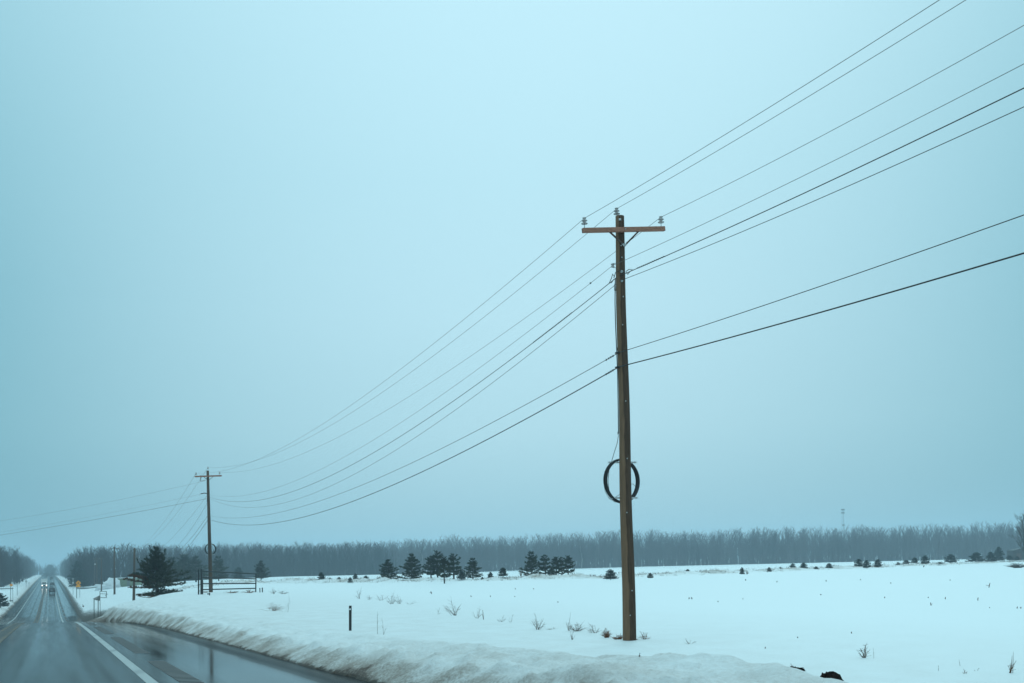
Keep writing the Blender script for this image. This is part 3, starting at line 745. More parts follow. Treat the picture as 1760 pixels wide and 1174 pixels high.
wires = [
    # name, pole-1 point, pole-2 point, left fit point, right fit points, radius, label, category
    ('power_line', I_L + UP * 0.15, J_L + UP * 0.15, (640, 670.5), [(1500, 72.6), (1613.7, 0)], 0.0058, 'topmost power wire tied to the left end insulator of the near crossarm', 'power line', 'wire'),
    ('power_line', I_T + UP * 0.15, J_T + UP * 0.15, (640, 686), [(1500, 99), (1660.8, 0)], 0.0058, 'power wire tied to the insulator on top of the near pole', 'power line', 'wire'),
    ('power_line', I_R + UP * 0.15, J_R + UP * 0.15, (640, 719.5), [(1500, 186.6), (1760, 43)], 0.0058, 'power wire tied to the right end insulator of the near crossarm', 'power line', 'wire'),
    ('power_line', sp_c, at(361, 850.5, Y2), (668, 740), [(1506, 240), (1760, 110)], 0.0055, 'thin neutral wire held by the small spool insulator on the near pole', 'power line', 'wire'),
    ('service_cable', at(1061, 476, Y1), at(361.5, 855, Y2), (704, 740), [(1576, 240), (1760, 151.5)], 0.0100, 'thick twisted cable with spiral grips at both sides of the near pole', 'cable', 'cable'),
    ('service_cable', at(1066, 482.5, Y1 - 0.15), at(361.5, 857.5, Y2), (732, 740), [(1636, 240), (1760, 183.5)], 0.0070, 'thin cable passing just below the spiral grips on the near pole', 'cable', 'cable'),
    ('telephone_cable', at(1064, 606, Y1 - 0.18), at(363, 887, Y2), (820, 740), [(1480, 468), (1760, 369.5)], 0.0085, 'upper of the two low telephone cables halfway up the near pole', 'cable', 'cable'),
    ('telephone_cable', at(1064, 630.5, Y1 - 0.18), at(363, 894, Y2), (867, 740), [(1480, 517), (1760, 435)], 0.0145, 'lowest and thickest telephone cable halfway up the near pole', 'cable', 'cable'),
]
for nm, P, Qp, lf_, rp_, rad_, lab, cat_, mk in wires:
    S1 = fit_sag(P, Qp, *lf_)
    Q0, S0 = right_span(P, OFF0, rp_)
    left = sag_curve(P, Qp, S1, 60)
    right = sag_curve(P, Q0, S0, 60)
    pts = right[::-1] + left[1:]
    o = MB().tube(pts, rad_, 6).build(nm, M[mk], None, True)
    tag(o, lab, cat_, 'overhead wires between the near and second pole')
    if nm == 'service_cable' and rad_ > 0.009:
        # preformed spiral grips
        def spiral(curve, d0, d1, r_):
            out_ = []; acc = 0
            for a_, c_ in zip(curve[:-1], curve[1:]):
                l_ = (c_ - a_).length
                k_ = max(1, int(l_ / 0.012))
                d_ = (c_ - a_).normalized(); e1 = d_.cross(UP).normalized(); e2 = e1.cross(d_)
                for i in range(k_):
                    s_ = acc + l_ * i / k_
                    if d0 <= s_ <= d1:
                        th = 2 * math.pi * s_ / 0.10
                        out_.append(a_.lerp(c_, i / k_) + (e1 * math.cos(th) + e2 * math.sin(th)) * r_)
                acc += l_
            return out_
        fine_l = sag_curve(P, Qp, S1, 60); fine_r = sag_curve(P, Q0, S0, 60)
        MB().tube(spiral(fine_l, 2.6, 5.2, 0.017), 0.0055, 5).build('spiral_grip', M['wire'], o)
        MB().tube(spiral(fine_r, 1.0, 2.3, 0.017), 0.0055, 5).build('spiral_grip', M['wire'], o)
        # thimble loops beside the pole
        l1, l2 = fine_l[0], at(1047, 489, Y1 + 0.6)
        MB().tube([at(1056, 476, Y1), at(1053, 471, Y1 + .05), at(1051, 478, Y1 + .1), at(1047, 487, Y1 + .4), at(1051, 486, Y1 + .2), at(1055, 480, Y1 + .05)], 0.011, 5).build('thimble_loop', M['wire'], o)
        MB().tube([at(1076, 468, Y1), at(1079, 471.5, Y1 - .05), at(1083, 466.5, Y1 - .2), at(1087, 463, Y1 - .5), at(1081, 463, Y1 - .2), at(1076, 466.5, Y1)], 0.011, 5).build('thimble_loop', M['wire'], o)
        MB().tube([at(1055, 478, Y1 - .12), at(1058, 468, Y1 - .15), at(1064, 465.5, Y1 - .17), at(1074, 467, Y1 - .12)], 0.010, 5).build('jumper', M['cable'], o)
    if rad_ < 0.006 and nm == 'power_line':
        if P == sp_c: MB().lathe(left[1] - UP * 0.03, [(0.0, 0), (0.025, 0.02), (0.025, 0.045), (0, 0.06)], 8).build('connector', M['black'], o)
    if nm == 'telephone_cable':
        
        for s_ in (0.20, 0.27, 0.34, 0.42):
            q = P.lerp(Qp, s_ / (Qp - P).length * 1.6) - UP * (4 * S1 * (s_ * 1.6 / (Qp - P).length))
            MB().quadbox(q, 0.03, 0.04, 0.05).build('spacer', M['blackmetal'], o)
# branch line crossing the road to the left
BL = [(at(344, 828.5, Y2 - .3), at(-190, 917, 122), (178, 864.4), 0.0075, 'uppermost wire of the branch line crossing above the road'),
      (at(346.5, 849, Y2 - .2), at(-190, 940, 122), (163.6, 886.3), 0.006, 'faint middle wire of the branch line crossing above the road'),
      (at(356, 857, Y2), at(-190, 945, 122), (184, 889.4), 0.014, 'darkest and lowest wire of the branch line crossing above the road')]
for P, Qp, fp, r_, lab in BL:
    S1 = fit_sag(P, Qp, *fp)
    o = MB().tube(sag_curve(P, Qp, S1, 40), r_, 5).build('branch_wire', M['wire'], None, True)
    tag(o, lab, 'power line', 'branch wires crossing the road')
DL = [(J_L + UP * .15, at(189, 941.5, 234.6), (288, 898), 0.009, 'wire from the left end insulator of the second pole down to the far poles'),
      (J_T + UP * .15, at(196.4, 939, 235), (318, 865), 0.009, 'wire from the top of the second pole down to the far poles'),
      (at(357, 850.5, Y2), at(197, 948, 235), (317, 907), 0.009, 'wire from the small bracket on the second pole down to the far poles'),
      (at(357.5, 862, Y2), at(231.2, 944, 159), (317, 925), 0.011, 'cable leaving the second pole below its bracket for the bare pole'),
      (at(358.5, 884, Y2), at(231.2, 952, 159), (325, 929), 0.014, 'upper of two cables running from the second pole behind the pine'),
      (at(358.8, 891, Y2), at(231.2, 956, 159), (331, 931), 0.017, 'lower of two cables running from the second pole behind the pine')]
for P, Qp, fp, r_, lab in DL:
    S1 = min(fit_sag(P, Qp, *fp), 4.0)
    o = MB().tube(sag_curve(P, Qp, S1, 40), r_, 5).build('overhead_wire', M['wire'], None, True)
    tag(o, lab, 'power line', 'overhead wires beyond the second pole')
for (P, Qp, lab) in ((t4, t6, 'distant wire between the far crossarm poles above the dip'), (t6, t8, 'most distant wire between the last crossarm poles')):
    o = MB().tube(sag_curve(P, Qp, 1.6, 30), 0.012, 4).build('overhead_wire', M['wire'], None, True)
    tag(o, lab, 'power line', 'overhead wires beyond the second pole')

# ------------------------------------------------------------------ gate
gl, gr_ = 85.5, 89.5
gb0 = ground(346.5, gl); gb1 = ground(439.5, gr_)
gate = empty('metal_gate', gb0, 'black five bar metal gate on two posts in front of the second pole', 'gate')
for px_, y_, t_, r_ in ((341.2, gl + 0.1, 979, 0.062), (346.2, gl, 978, 0.080)):
    gg_ = ground(px_, y_)
    MB().tube([gg_ - UP * 0.3, at(px_, t_, y_)], r_, 8).build('post', M['blackmetal'], gate)
MB().tube([at(346.8, 997, gl - .06), ground(346.8, gl - .06)], 0.125, 10).build('hinge_sleeve', M['blackmetal'], gate)
for (ya, yb) in ((981.7, 986.4), (992.4, 994.8), (1003.3, 1002.8), (1013.5, 1011.2)):
    MB().tube([at(346.5, ya, gl), at(440, yb, gr_)], 0.052, 8).build('rail', M['blackmetal'], gate)
MB().tube([at(415, 1020.3, gr_ - 1), at(439.5, 1019, gr_)], 0.052, 8).build('rail', M['blackmetal'], gate)
MB().tube([at(440, 985.6, gr_), gb1 - UP * 0.05], 0.055, 8).build('end_stile', M['blackmetal'], gate)
for yy_ in (994.7, 1004.6, 1015.6):
    MB().bar(at(341.2, yy_, gl + .1), at(346.2, yy_, gl), 0.03, 0.04).build('link_bar', M['blackmetal'], gate)
def stub(px, y, hpx, wpx, label, m='blackmetal'):
    g_ = ground(px, y); k = y / F
    s_ = MB().tube([g_ - UP * 0.2, g_ + UP * hpx * k], wpx * k / 2, 8)
    s_.lathe(g_ + UP * hpx * k, [(wpx * k * 0.62, -0.06), (wpx * k * 0.62, 0.0), (wpx * k * 0.2, 0.03)], 8)
    tag(s_.build('stub_post', M[m]), label, 'post', 'short stub posts in the snow by the gate')
stub(446.8, 88, 7, 1.6, 'left of two short dark stub posts right of the gate')
stub(451, 88.4, 7.5, 1.8, 'right of two short dark stub posts right of the gate')
stub(357.5, 84, 2.6, 1.6, 'lower left dark stub barely clear of the snow under the gate')
stub(360.2, 82.5, 3.8, 2.0, 'dark stub in the snow just in front of the second pole')

# ------------------------------------------------------------------ marker post
mp_b = hit(602, 1084, 20, 60)
mk = empty('marker_post', mp_b, 'slim black marker post with white reflector standing in the snow', 'marker post')
k = mp_b.y / F
ph = 43 * k
MB().quadbox(mp_b + UP * (ph / 2 - 0.15), 4.6 * k, 0.03, ph + 0.3).build('post', M['blackmetal'], mk, bevel=0.006)
for c_ in mk.children: c_.rotation_euler = (0, R(1.4), 0)
MB().lathe(mp_b + Vector((0.012, -0.016, ph - 6.2 * k)), [(0.0, 0), (0.028, 0), (0.028, 0.006), (0.0, 0.007)], 12, (0, -1, 0)).build('reflector', emis('reflector_white', (0.8, 0.85, 0.85), 0.0), mk)

# ------------------------------------------------------------------ signs down the road
def post_(e_, p_lo, p_hi, r_=0.03, m='post'):
    return MB().tube([p_lo, p_hi], r_, 6).build('post', M[m], e_)
FACE = -ALONG                          # signs face traffic coming from the camera side
def diamond(c, s):
    r_ = s * 0.12; pts_ = []
    for q in range(4):
        a0 = math.pi / 2 * q
        for d_ in (-1, 1):
            pts_.append((math.cos(a0) * (s - r_) - math.sin(a0) * r_ * d_ , math.sin(a0) * (s - r_) + math.cos(a0) * r_ * d_))
    return pts_
ys_ = 262
sg = ground(134.2, ys_)
e = empty('warning_sign', sg, 'yellow diamond warning sign with black crossroads symbol and plaque beneath', 'road sign')
k = ys_ / F
cS = at(134.6, 1002.2, ys_)
pl = MB().prism(diamond(cS, 4.6 * k), cS, PERP, UP, FACE, 0.03).build('sign_face', M['yellow'], e)
MB().quadbox(cS + FACE * 0.03, 4.2 * k, 0.012, 0.8 * k, (PERP, FACE, UP)).quadbox(cS + FACE * 0.034, 0.8 * k, 0.012, 4.2 * k, (PERP, FACE, UP)).build('crossroads_symbol', M['black'], pl)
MB().quadbox(at(134.5, 1007.6, ys_) + FACE * 0.01, 7.4 * k, 0.03, 3.0 * k, (PERP, FACE, UP)).build('plaque', M['yellow'], e, bevel=0.01)
post_(e, ground(131.6, ys_) - UP * .2, at(131.8, 1006, ys_ + .1), 0.09)
post_(e, ground(137, ys_ + 1) - UP * .2, at(137, 1006, ys_ + 1.1), 0.07, 'signback')

ys_ = 300
e = empty('route_sign', ground(125.6, ys_), 'small pale route marker signs on one post left of the yellow sign', 'road sign')
k = ys_ / F
post_(e, ground(125.6, ys_) - UP * .2, at(125.5, 993, ys_), 0.06)
for py_, w_, h_ in ((995.2, 2.9, 1.4), (998.0, 1.6, 1.0), (1001.6, 3.0, 3.6)):
    MB().quadbox(at(125.5, py_, ys_) + FACE * 0.08, w_ * k, 0.03, h_ * k, (PERP, FACE, UP)).build('sign_plate', M['signback'], e, bevel=0.01)

ys_ = 250
e = empty('roadwork_sign', ground(18.2, ys_), 'orange diamond sign on a stand by the left snowbank', 'road sign')
k = ys_ / F
cS = at(19.8, 1005.6, ys_)
MB().prism([(-3.0 * k, 1.6 * k), (-0.4 * k, 2.3 * k), (3.1 * k, 0), (-0.4 * k, -2.3 * k), (-3.0 * k, -1.6 * k)], cS, Vector((1, 0, 0)), UP, Vector((0, 1, 0)), 0.04).build('sign_face', M['orange'], e)
post_(e, ground(18.2, ys_) - UP * .2, at(18.4, 1006, ys_ + .1), 0.07)
post_(e, ground(22, ys_ - 3) - UP * .2, at(22, 1010, ys_ - 3), 0.05)
MB().quadbox(ground(19, ys_) + UP * 0.25, 0.9, 0.5, 0.25).build('sandbag', M['black'], e, bevel=0.08)

ys_ = 300
e = empty('small_sign', ground(29.6, ys_), 'grey sign seen on one post right of the orange sign', 'road sign')
k = ys_ / F
MB().quadbox(at(29.6, 1003, ys_) + FACE * .06, 3.4 * k, 0.04, 1.6 * k, (PERP, FACE, UP)).build('sign_plate', M['signback'], e)
post_(e, ground(29.6, ys_) - UP * .2, at(29.6, 1002, ys_), 0.07)
ys_ = 420
e = empty('small_sign', ground(45, ys_), 'pale diamond shaped sign before the left roadside wood', 'road sign')
k = ys_ / F
cS = at(45, 999.3, ys_)
MB().prism(diamond(cS, 2.5 * k), cS, PERP, UP, FACE, 0.04).build('sign_plate', M['signback'], e)
post_(e, ground(45, ys_) - UP * .2, at(45, 1000, ys_ + .1), 0.07)
ys_ = 430
e = empty('small_sign', ground(49.8, ys_), 'tiny pale sign right of the pale diamond sign', 'road sign')
k = ys_ / F
MB().quadbox(at(49.8, 1001.6, ys_), 1.7 * k, 0.04, 1.8 * k, (PERP, FACE, UP)).build('sign_plate', M['signback'], e)
post_(e, ground(49.8, ys_) - UP * .2, at(49.8, 1002, ys_ + .1), 0.06)

# sign board seen nearly edge-on, its back to the field, and the empty frame behind it
ys_ = 84.5
k = ys_ / F
e = empty('board_sign', ground(162, ys_), 'dark wedge shaped board on two thin posts beyond the snowbank', 'sign')
o_ = MB()
A_, B_, C_, D_ = at(159.5, 1029, ys_ - .6), at(171, 1023.3, ys_ + .9), at(171, 1032.6, ys_ + .9), at(163.5, 1031.4, ys_ - .4)
th = Vector((0.02, 0.05, 0))
b0 = len(o_.v); o_.v += [A_, B_, C_, D_, A_ + th, B_ + th, C_ + th, D_ + th]
o_.f += [(0, 1, 2, 3), (7, 6, 5, 4), (0, 4, 5, 1), (1, 5, 6, 2), (2, 6, 7, 3), (3, 7, 4, 0)]
o_.build('board', M['signdull'], e)
post_(e, ground(161.6, ys_ - .4) - UP * .2, at(161.7, 1029.5, ys_ - .4), 0.035, 'post')
post_(e, ground(168.6, ys_ + .6) - UP * .2, at(168.7, 1029, ys_ + .6), 0.035, 'post')
e = empty('open_sign_rack', at(178, 1027, ys_ + 3), 'open rectangular metal frame fixed beside the dark wedge shaped board', 'rack')
fr_ = [(171.8, 1016.5), (183, 1016.7), (182.7, 1027.4), (171.8, 1027.2)]
q = [at(a_, c_, ys_ + 1.2 + (a_ - 171) * 0.1) for a_, c_ in fr_]
for i in range(4):
    MB().tube([q[i], q[(i + 1) % 4]], 0.028, 6).build('frame_bar', M['post'], e)
MB().tube([at(171.8, 1020.4, ys_ + 1.2), at(185, 1021.2, ys_ + 2.4)], 0.022, 6).build('frame_bar', M['post'], e)
MB().tube([at(182.5, 1022, ys_ + 2.2), at(180.5, 1024.5, ys_ + 2.1)], 0.02, 5).build('frame_bar', M['post'], e)
post_(e, ground(172.2, ys_ + 1.2) - UP * .2, at(171.9, 1017, ys_ + 1.2), 0.022)
s_ = hit(152.8, 1060, 60, 120); k = s_.y / F
tag(MB().tube([s_ - UP * .1, s_ + UP * 9 * k], 0.028, 6).lathe(s_ + UP * 9 * k, [(0.03, -0.1), (0.045, 0), (0.02, 0.03)], 6).build('survey_stake', M['post']), 'thin dark stake at the road edge left of the wedge shaped board', 'stake')

# ------------------------------------------------------------------ vehicles
def wheel(parent, c, r_=0.37, w=0.24):
    t_ = MB().lathe(c - PERP * (w / 2), [(r_ * 0.6, 0), (r_ * 0.95, 0.0), (r_, 0.03), (r_, w - 0.03), (r_ * 0.95, w), (r_ * 0.6, w)], 18, PERP).build('wheel', M['tyre'], parent, True)
    MB().lathe(c - PERP * (w / 2 + 0.01), [(r_ * 0.2, 0), (r_ * 0.58, 0.0), (r_ * 0.58, w + 0.02), (r_ * 0.2, w + 0.02)], 14, PERP).build('rim', M['rim'], t_, True)
def suv(px, y, label, paint, s=1.0, w=1.95, hh=1.78):
    x0c = (px - 85) * y / F
    x = x0c - KX * y
    bz = road_z(y)
    c0 = Vector((x, y, bz + 0.01))
    e = empty('car', c0, label, 'car')
    def P3(l, a, h): return c0 + ALONG * l + PERP * a + UP * h
    prof = [(0.0, 0.38), (0.0, 0.95), (0.08, 1.08), (0.30, hh), (0.55, hh + 0.03), (2.4, hh), (3.15, 1.12), (4.3, 0.98), (4.65, 0.75), (4.7, 0.38)]
    mb = MB(); n = len(prof)
    for a, inset in ((-w / 2, True), (w / 2, True)):
        for l, h in prof:
            k_ = 0.16 if h > 1.2 else 0.0
            mb.v.append(P3(l, a * (1 - k_), h))
    mb.f.append(tuple(range(n))); mb.f.append(tuple(range(n, 2 * n))[::-1])
    for i in range(n):
        j = (i + 1) % n; mb.f.append((i, n + i, n + j, j))
    mb.build('body', M[paint], e, bevel=0.05)
    g_ = MB(); ww = w * 0.78
    pr = [P3(0.115, -ww / 2, 1.18), P3(0.115, ww / 2, 1.18), P3(0.275, ww / 2 * 0.92, hh - 0.12), P3(0.275, -ww / 2 * 0.92, hh - 0.12)]
    g_.v += [p - ALONG * 0.03 for p in pr] + [p + ALONG * 0.02 for p in pr]
    g_.f += [(0, 1, 2, 3), (7, 6, 5, 4), (0, 4, 5, 1), (1, 5, 6, 2), (2, 6, 7, 3), (3, 7, 4, 0)]
    g_.build('rear_window', M['glass'], e)
    for a in (-1, 1):
        MB().quadbox(P3(0.02, a * w * 0.43, 0.98), 0.16, 0.08, 0.30, (PERP, ALONG, UP)).build('tail_light', M['tail'], e)
        MB().quadbox(P3(2.9, a * (w / 2 + 0.12), 1.12), 0.22, 0.14, 0.16, (PERP, ALONG, UP)).build('mirror', M[paint], e, bevel=0.03)
        for l in (0.85, 3.8): wheel(e, P3(l, a * (w / 2 - 0.13), 0.37))
    MB().quadbox(P3(-0.02, 0, 0.52), w * 0.96, 0.14, 0.24, (PERP, ALONG, UP)).build('bumper', M['black'], e, bevel=0.03)
    MB().quadbox(P3(-0.03, 0, 0.86), 0.5, 0.02, 0.15, (PERP, ALONG, UP)).build('number_plate', M['signback'], e)
    return e
suv(88.6, 345, 'dark sport utility car driving away on the wet road, nearest of the cars', 'suv', w=2.05, hh=1.9)
suv(88.9, 470, 'small grey car driving ahead of the dark car', 'greycar')
suv(87.9, 760, 'faint distant car near the top of the far hill', 'greycar')
# oncoming white box truck with headlights on
yt = 437.0
xt = (75.6 - 85) * yt / F - KX * yt
c0 = Vector((xt, yt, road_z(yt) + 0.01))
e = empty('box_truck', c0, 'oncoming white box truck with both headlights shining', 'truck')
def P3(l, a, h): return c0 + ALONG * l + PERP * a + UP * h
W = 2.35
MB().quadbox(P3(5.4, 0, 2.45), W + 0.15, 5.6, 2.9, (PERP, ALONG, UP)).build('cargo_box', M['whitepaint'], e, bevel=0.05)
mb = MB(); prof = [(0.0, 0.55), (0.0, 1.35), (0.25, 1.5), (1.1, 1.62), (1.5, 2.45), (2.5, 2.5), (2.5, 0.55)]
n = len(prof)
for a in (-W * 0.44, W * 0.44):
    for l, h in prof: mb.v.append(P3(l, a * (0.9 if h > 2 else 1), h))
mb.f.append(tuple(range(n))); mb.f.append(tuple(range(n, 2 * n))[::-1])
for i in range(n): mb.f.append((i, n + i, n + (i + 1) % n, (i + 1) % n))
mb.build('cab', M['whitepaint'], e, bevel=0.04)
g_ = MB(); pr = [P3(1.14, -0.88, 1.68), P3(1.14, 0.88, 1.68), P3(1.46, 0.80, 2.36), P3(1.46, -0.80, 2.36)]
g_.v += [p - ALONG * 0.04 for p in pr] + [p + ALONG * 0.02 for p in pr]
g_.f += [(3, 2, 1, 0), (4, 5, 6, 7), (0, 1, 5, 4), (1, 2, 6, 5), (2, 3, 7, 6), (3, 0, 4, 7)]
g_.build('windscreen', M['glass'], e)
MB().quadbox(P3(-0.02, 0, 1.05), 1.15, 0.08, 0.55, (PERP, ALONG, UP)).build('grille', M['grille'], e)
MB().quadbox(P3(-0.06, 0, 0.60), W * 0.96, 0.18, 0.26, (PERP, ALONG, UP)).build('bumper', M['chrome'], e, bevel=0.03)
for a in (-1, 1):
    MB().lathe(P3(-0.05, a * W * 0.37, 1.02), [(0.0, 0), (0.20, 0), (0.18, 0.05), (0.0, 0.07)], 14, -ALONG).build('headlight', M['lamp'], e)
    MB().quadbox(P3(1.2, a * (W / 2 + 0.12), 1.95), 0.2, 0.1, 0.4, (PERP, ALONG, UP)).build('mirror', M['black'], e)
    for l in (0.9, 6.6): wheel(e, P3(l, a * (W / 2 - 0.18), 0.46), 0.46, 0.28)

# ------------------------------------------------------------------ evergreens
def tuft(V, Fc, c, d, size, r_):
    # spray of thin needle blades around direction d
    d = d.normalized()
    for i in range(r_.randint(4, 6)):
        q = (d + Vector((r_.uniform(-1, 1), r_.uniform(-1, 1), r_.uniform(-0.6, 0.9))) * 0.8).normalized()
        s_ = q.orthogonal().normalized() * size * r_.uniform(0.14, 0.22)
        s_ = Matrix.Rotation(r_.uniform(0, 6.28), 3, q) @ s_
        k = len(V); t_ = c + q * size * r_.uniform(0.7, 1.1)
        V += [c - s_ * 0.5, c + s_ * 0.5, t_ + s_ * 0.5, t_ - s_ * 0.5]; Fc.append((k, k + 1, k + 2, k + 3))
def conifer(name, seed, base, whorls, nb, profile, lift, tsize, label, cat, group=None, dens=1.0, lv=(0.6, 1.12), m='needle2', trunk_r=0.03, gap=0.0, first=0.08, dead=None, spires=()):
    """unit-height tree; profile(h) -> crown radius at height h"""
    r_ = random.Random(seed); V = []; Fc = []; TW = MB(); DV = []; DF = []
    for i in range(whorls):
        h = first + (1.0 - first) * (i + r_.uniform(-0.3, 0.3)) / whorls
        h = min(max(h, first), 0.985)
        off_ = r_.uniform(0, 6.28)
        for j in range(nb):
            if r_.random() < gap: continue
            a = off_ + 6.283 * (j + r_.uniform(-0.3, 0.3)) / nb
            L_ = profile(h) * r_.uniform(*lv)
            d = Vector((math.cos(a), math.sin(a), 0)); rise = min(lift(h) + r_.uniform(-0.08, 0.12), 0.9 * r_.uniform(0.6, 1.0) * (1.0 - h) / max(L_, 1e-3))
            pts = []
            for q in range(5):
                t = q / 4
                pts.append(Vector((0, 0, h)) + d * (L_ * t) + UP * (L_ * rise * t * (0.4 + 0.6 * t)))
            TW.tube(pts, [trunk_r * 0.28, trunk_r * .22, trunk_r * .16, trunk_r * .1, trunk_r * .04], 3, False)
            nt_ = max(3, int(dens * (4 + 26 * L_)))
            isdead = dead is not None and h < dead[1] and d.dot(dead[0]) > dead[2]
            for q in range(nt_):
                t = 0.22 + 0.78 * (q + r_.random()) / nt_
                i0 = min(3, int(t * 4)); p = pts[i0].lerp(pts[i0 + 1], t * 4 - i0)
                sd_ = Vector((-d.y, d.x, 0)) * (r_.uniform(-1, 1) * L_ * 0.34 * (1 - 0.55 * t))
                p = p + sd_ + UP * r_.uniform(-0.012, 0.02)
                dr = (d + sd_ * (1.5 / max(L_, 1e-3)) + UP * (rise * 0.8 + 0.25))
                ts_ = tsize * (0.45 + 0.55 * min(1, (1 - h) * 3))
                if isdead: tuft(DV, DF, p, dr, ts_, r_)
                else: tuft(V, Fc, p, dr, ts_, r_)
    for q in range(8): tuft(V, Fc, Vector((0, 0, 0.90 + 0.012 * q)), UP * 2 + Vector((r_.uniform(-.4, .4), r_.uniform(-.4, .4), 0)), tsize * 0.4, r_)
    for xa_, xb_, yb_, ha_, hb_ in spires:      # upswept side leaders
        p0_, p1_ = Vector((xa_, 0, ha_)), Vector((xb_, yb_, hb_))
        TW.tube([p0_, p0_.lerp(p1_, 0.5) + Vector(((xb_ - xa_) * 0.25, 0, -0.02)), p1_], [trunk_r * 0.35, trunk_r * 0.2, trunk_r * 0.06], 4, False)
        for q in range(26):
            t = 0.15 + 0.85 * q / 25; p = p0_.lerp(p1_, t) + Vector(((xb_ - xa_) * 0.5 * t * (1 - t), 0, -0.08 * t * (1 - t)))
            w_ = 0.055 * (1.05 - t)
            tuft(V, Fc, p + Vector((r_.uniform(-w_, w_), r_.uniform(-w_, w_), 0)), (p1_ - p0_).normalized() + Vector((r_.uniform(-.7, .7), r_.uniform(-.7, .7), 0.3)), tsize * 0.8, r_)
    root = empty(name, (0, 0, 0), label, cat, group)
    tb = MB(); tb.tube([Vector((0, 0, -0.05)), Vector((0.01, 0, 0.35)), Vector((0.0, 0.01, 0.7)), Vector((0, 0, 0.98))], [trunk_r, trunk_r * 0.75, trunk_r * 0.45, trunk_r * 0.1], 7)
    b0 = len(tb.v); tb.v += TW.v; tb.f += [tuple(b0 + i for i in f_) for f_ in TW.f]
    tb.build('trunk', M['bark'], root)
    cb = MB(); cb.v = V; cb.f = Fc; cb.build('crown', M[m], root)
    if DV:
        cb = MB(); cb.v = DV; cb.f = DF; o_ = cb.build('dead_branches', M['deadneedle'], root); o_['label'] = 'rust brown dead lower branches'
    return root
spruce_prof = lambda h: 0.50 * (1 - h) ** 0.85 + 0.02
pine_prof = lambda h: 0.40 * (1 - abs(h - 0.35) * 0.9) * (1 - 0.55 * h) + 0.03
protos = {
 's1': lambda lb: conifer('spruce_tree', 1, None, 13, 8, spruce_prof, lambda h: -0.12 + 0.6 * h, 0.085, lb, 'spruce tree', 'small evergreens along the field edge', 1.1, (0.5, 1.2), gap=0.08, trunk_r=0.03),
 's2': lambda lb: conifer('spruce_tree', 2, None, 10, 7, lambda h: 0.62 * (1 - h) ** 0.8 + 0.02, lambda h: 0.05 + 0.4 * h, 0.11, lb, 'spruce tree', 'small evergreens along the field edge', 1.0, (0.5, 1.2), gap=0.10, trunk_r=0.035),
 's3': lambda lb: conifer('spruce_tree', 3, None, 14, 7, lambda h: 0.40 * (1 - h) ** 0.7 + 0.02, lambda h: -0.1 + 0.5 * h, 0.08, lb, 'spruce tree', 'small evergreens along the field edge', 1.1, (0.5, 1.2), gap=0.08, trunk_r=0.03),
 'p1': lambda lb: conifer('pine_tree', 11, None, 13, 6, lambda h: 0.48 * (1 - h) ** 0.75 + 0.01, lambda h: 0.12 + 0.4 * h, 0.070, lb, 'pine tree', 'pines grouped along the field edge', 1.5, (0.4, 1.2), 'needle', 0.026, 0.18, 0.08),
 'p2': lambda lb: conifer('pine_tree', 12, None, 10, 6, lambda h: 0.36 * max(0, (1 - h)) ** 0.6 * (0.55 + 0.45 * min(1, h / 0.5)), lambda h: 0.1 + 0.5 * h, 0.075, lb, 'pine tree', 'pines grouped along the field edge', 1.3, (0.35, 1.25), 'needle', 0.028, 0.22, 0.22),
 'p3': lambda lb: conifer('pine_tree', 13, None, 10, 6, lambda h: 0.34 * max(0, (1 - h)) ** 0.55 * (0.4 + 0.6 * min(1, h / 0.6)), lambda h: 0.2 + 0.5 * h, 0.075, lb, 'pine tree', 'pines grouped along the field edge', 1.2, (0.35, 1.25), 'needle', 0.030, 0.25, 0.20),
}
made = {}
def place(kind, loc, hgt_, wscale, rz, label):
    if kind not in made:
        o = protos[kind](label); made[kind] = o
    else:
        o = copy_tree(made[kind])
    o['label'] = label
    o.location = loc; o.rotation_euler = (0, 0, rz); o.scale = (hgt_ * wscale, hgt_ * wscale, hgt_)
    return o
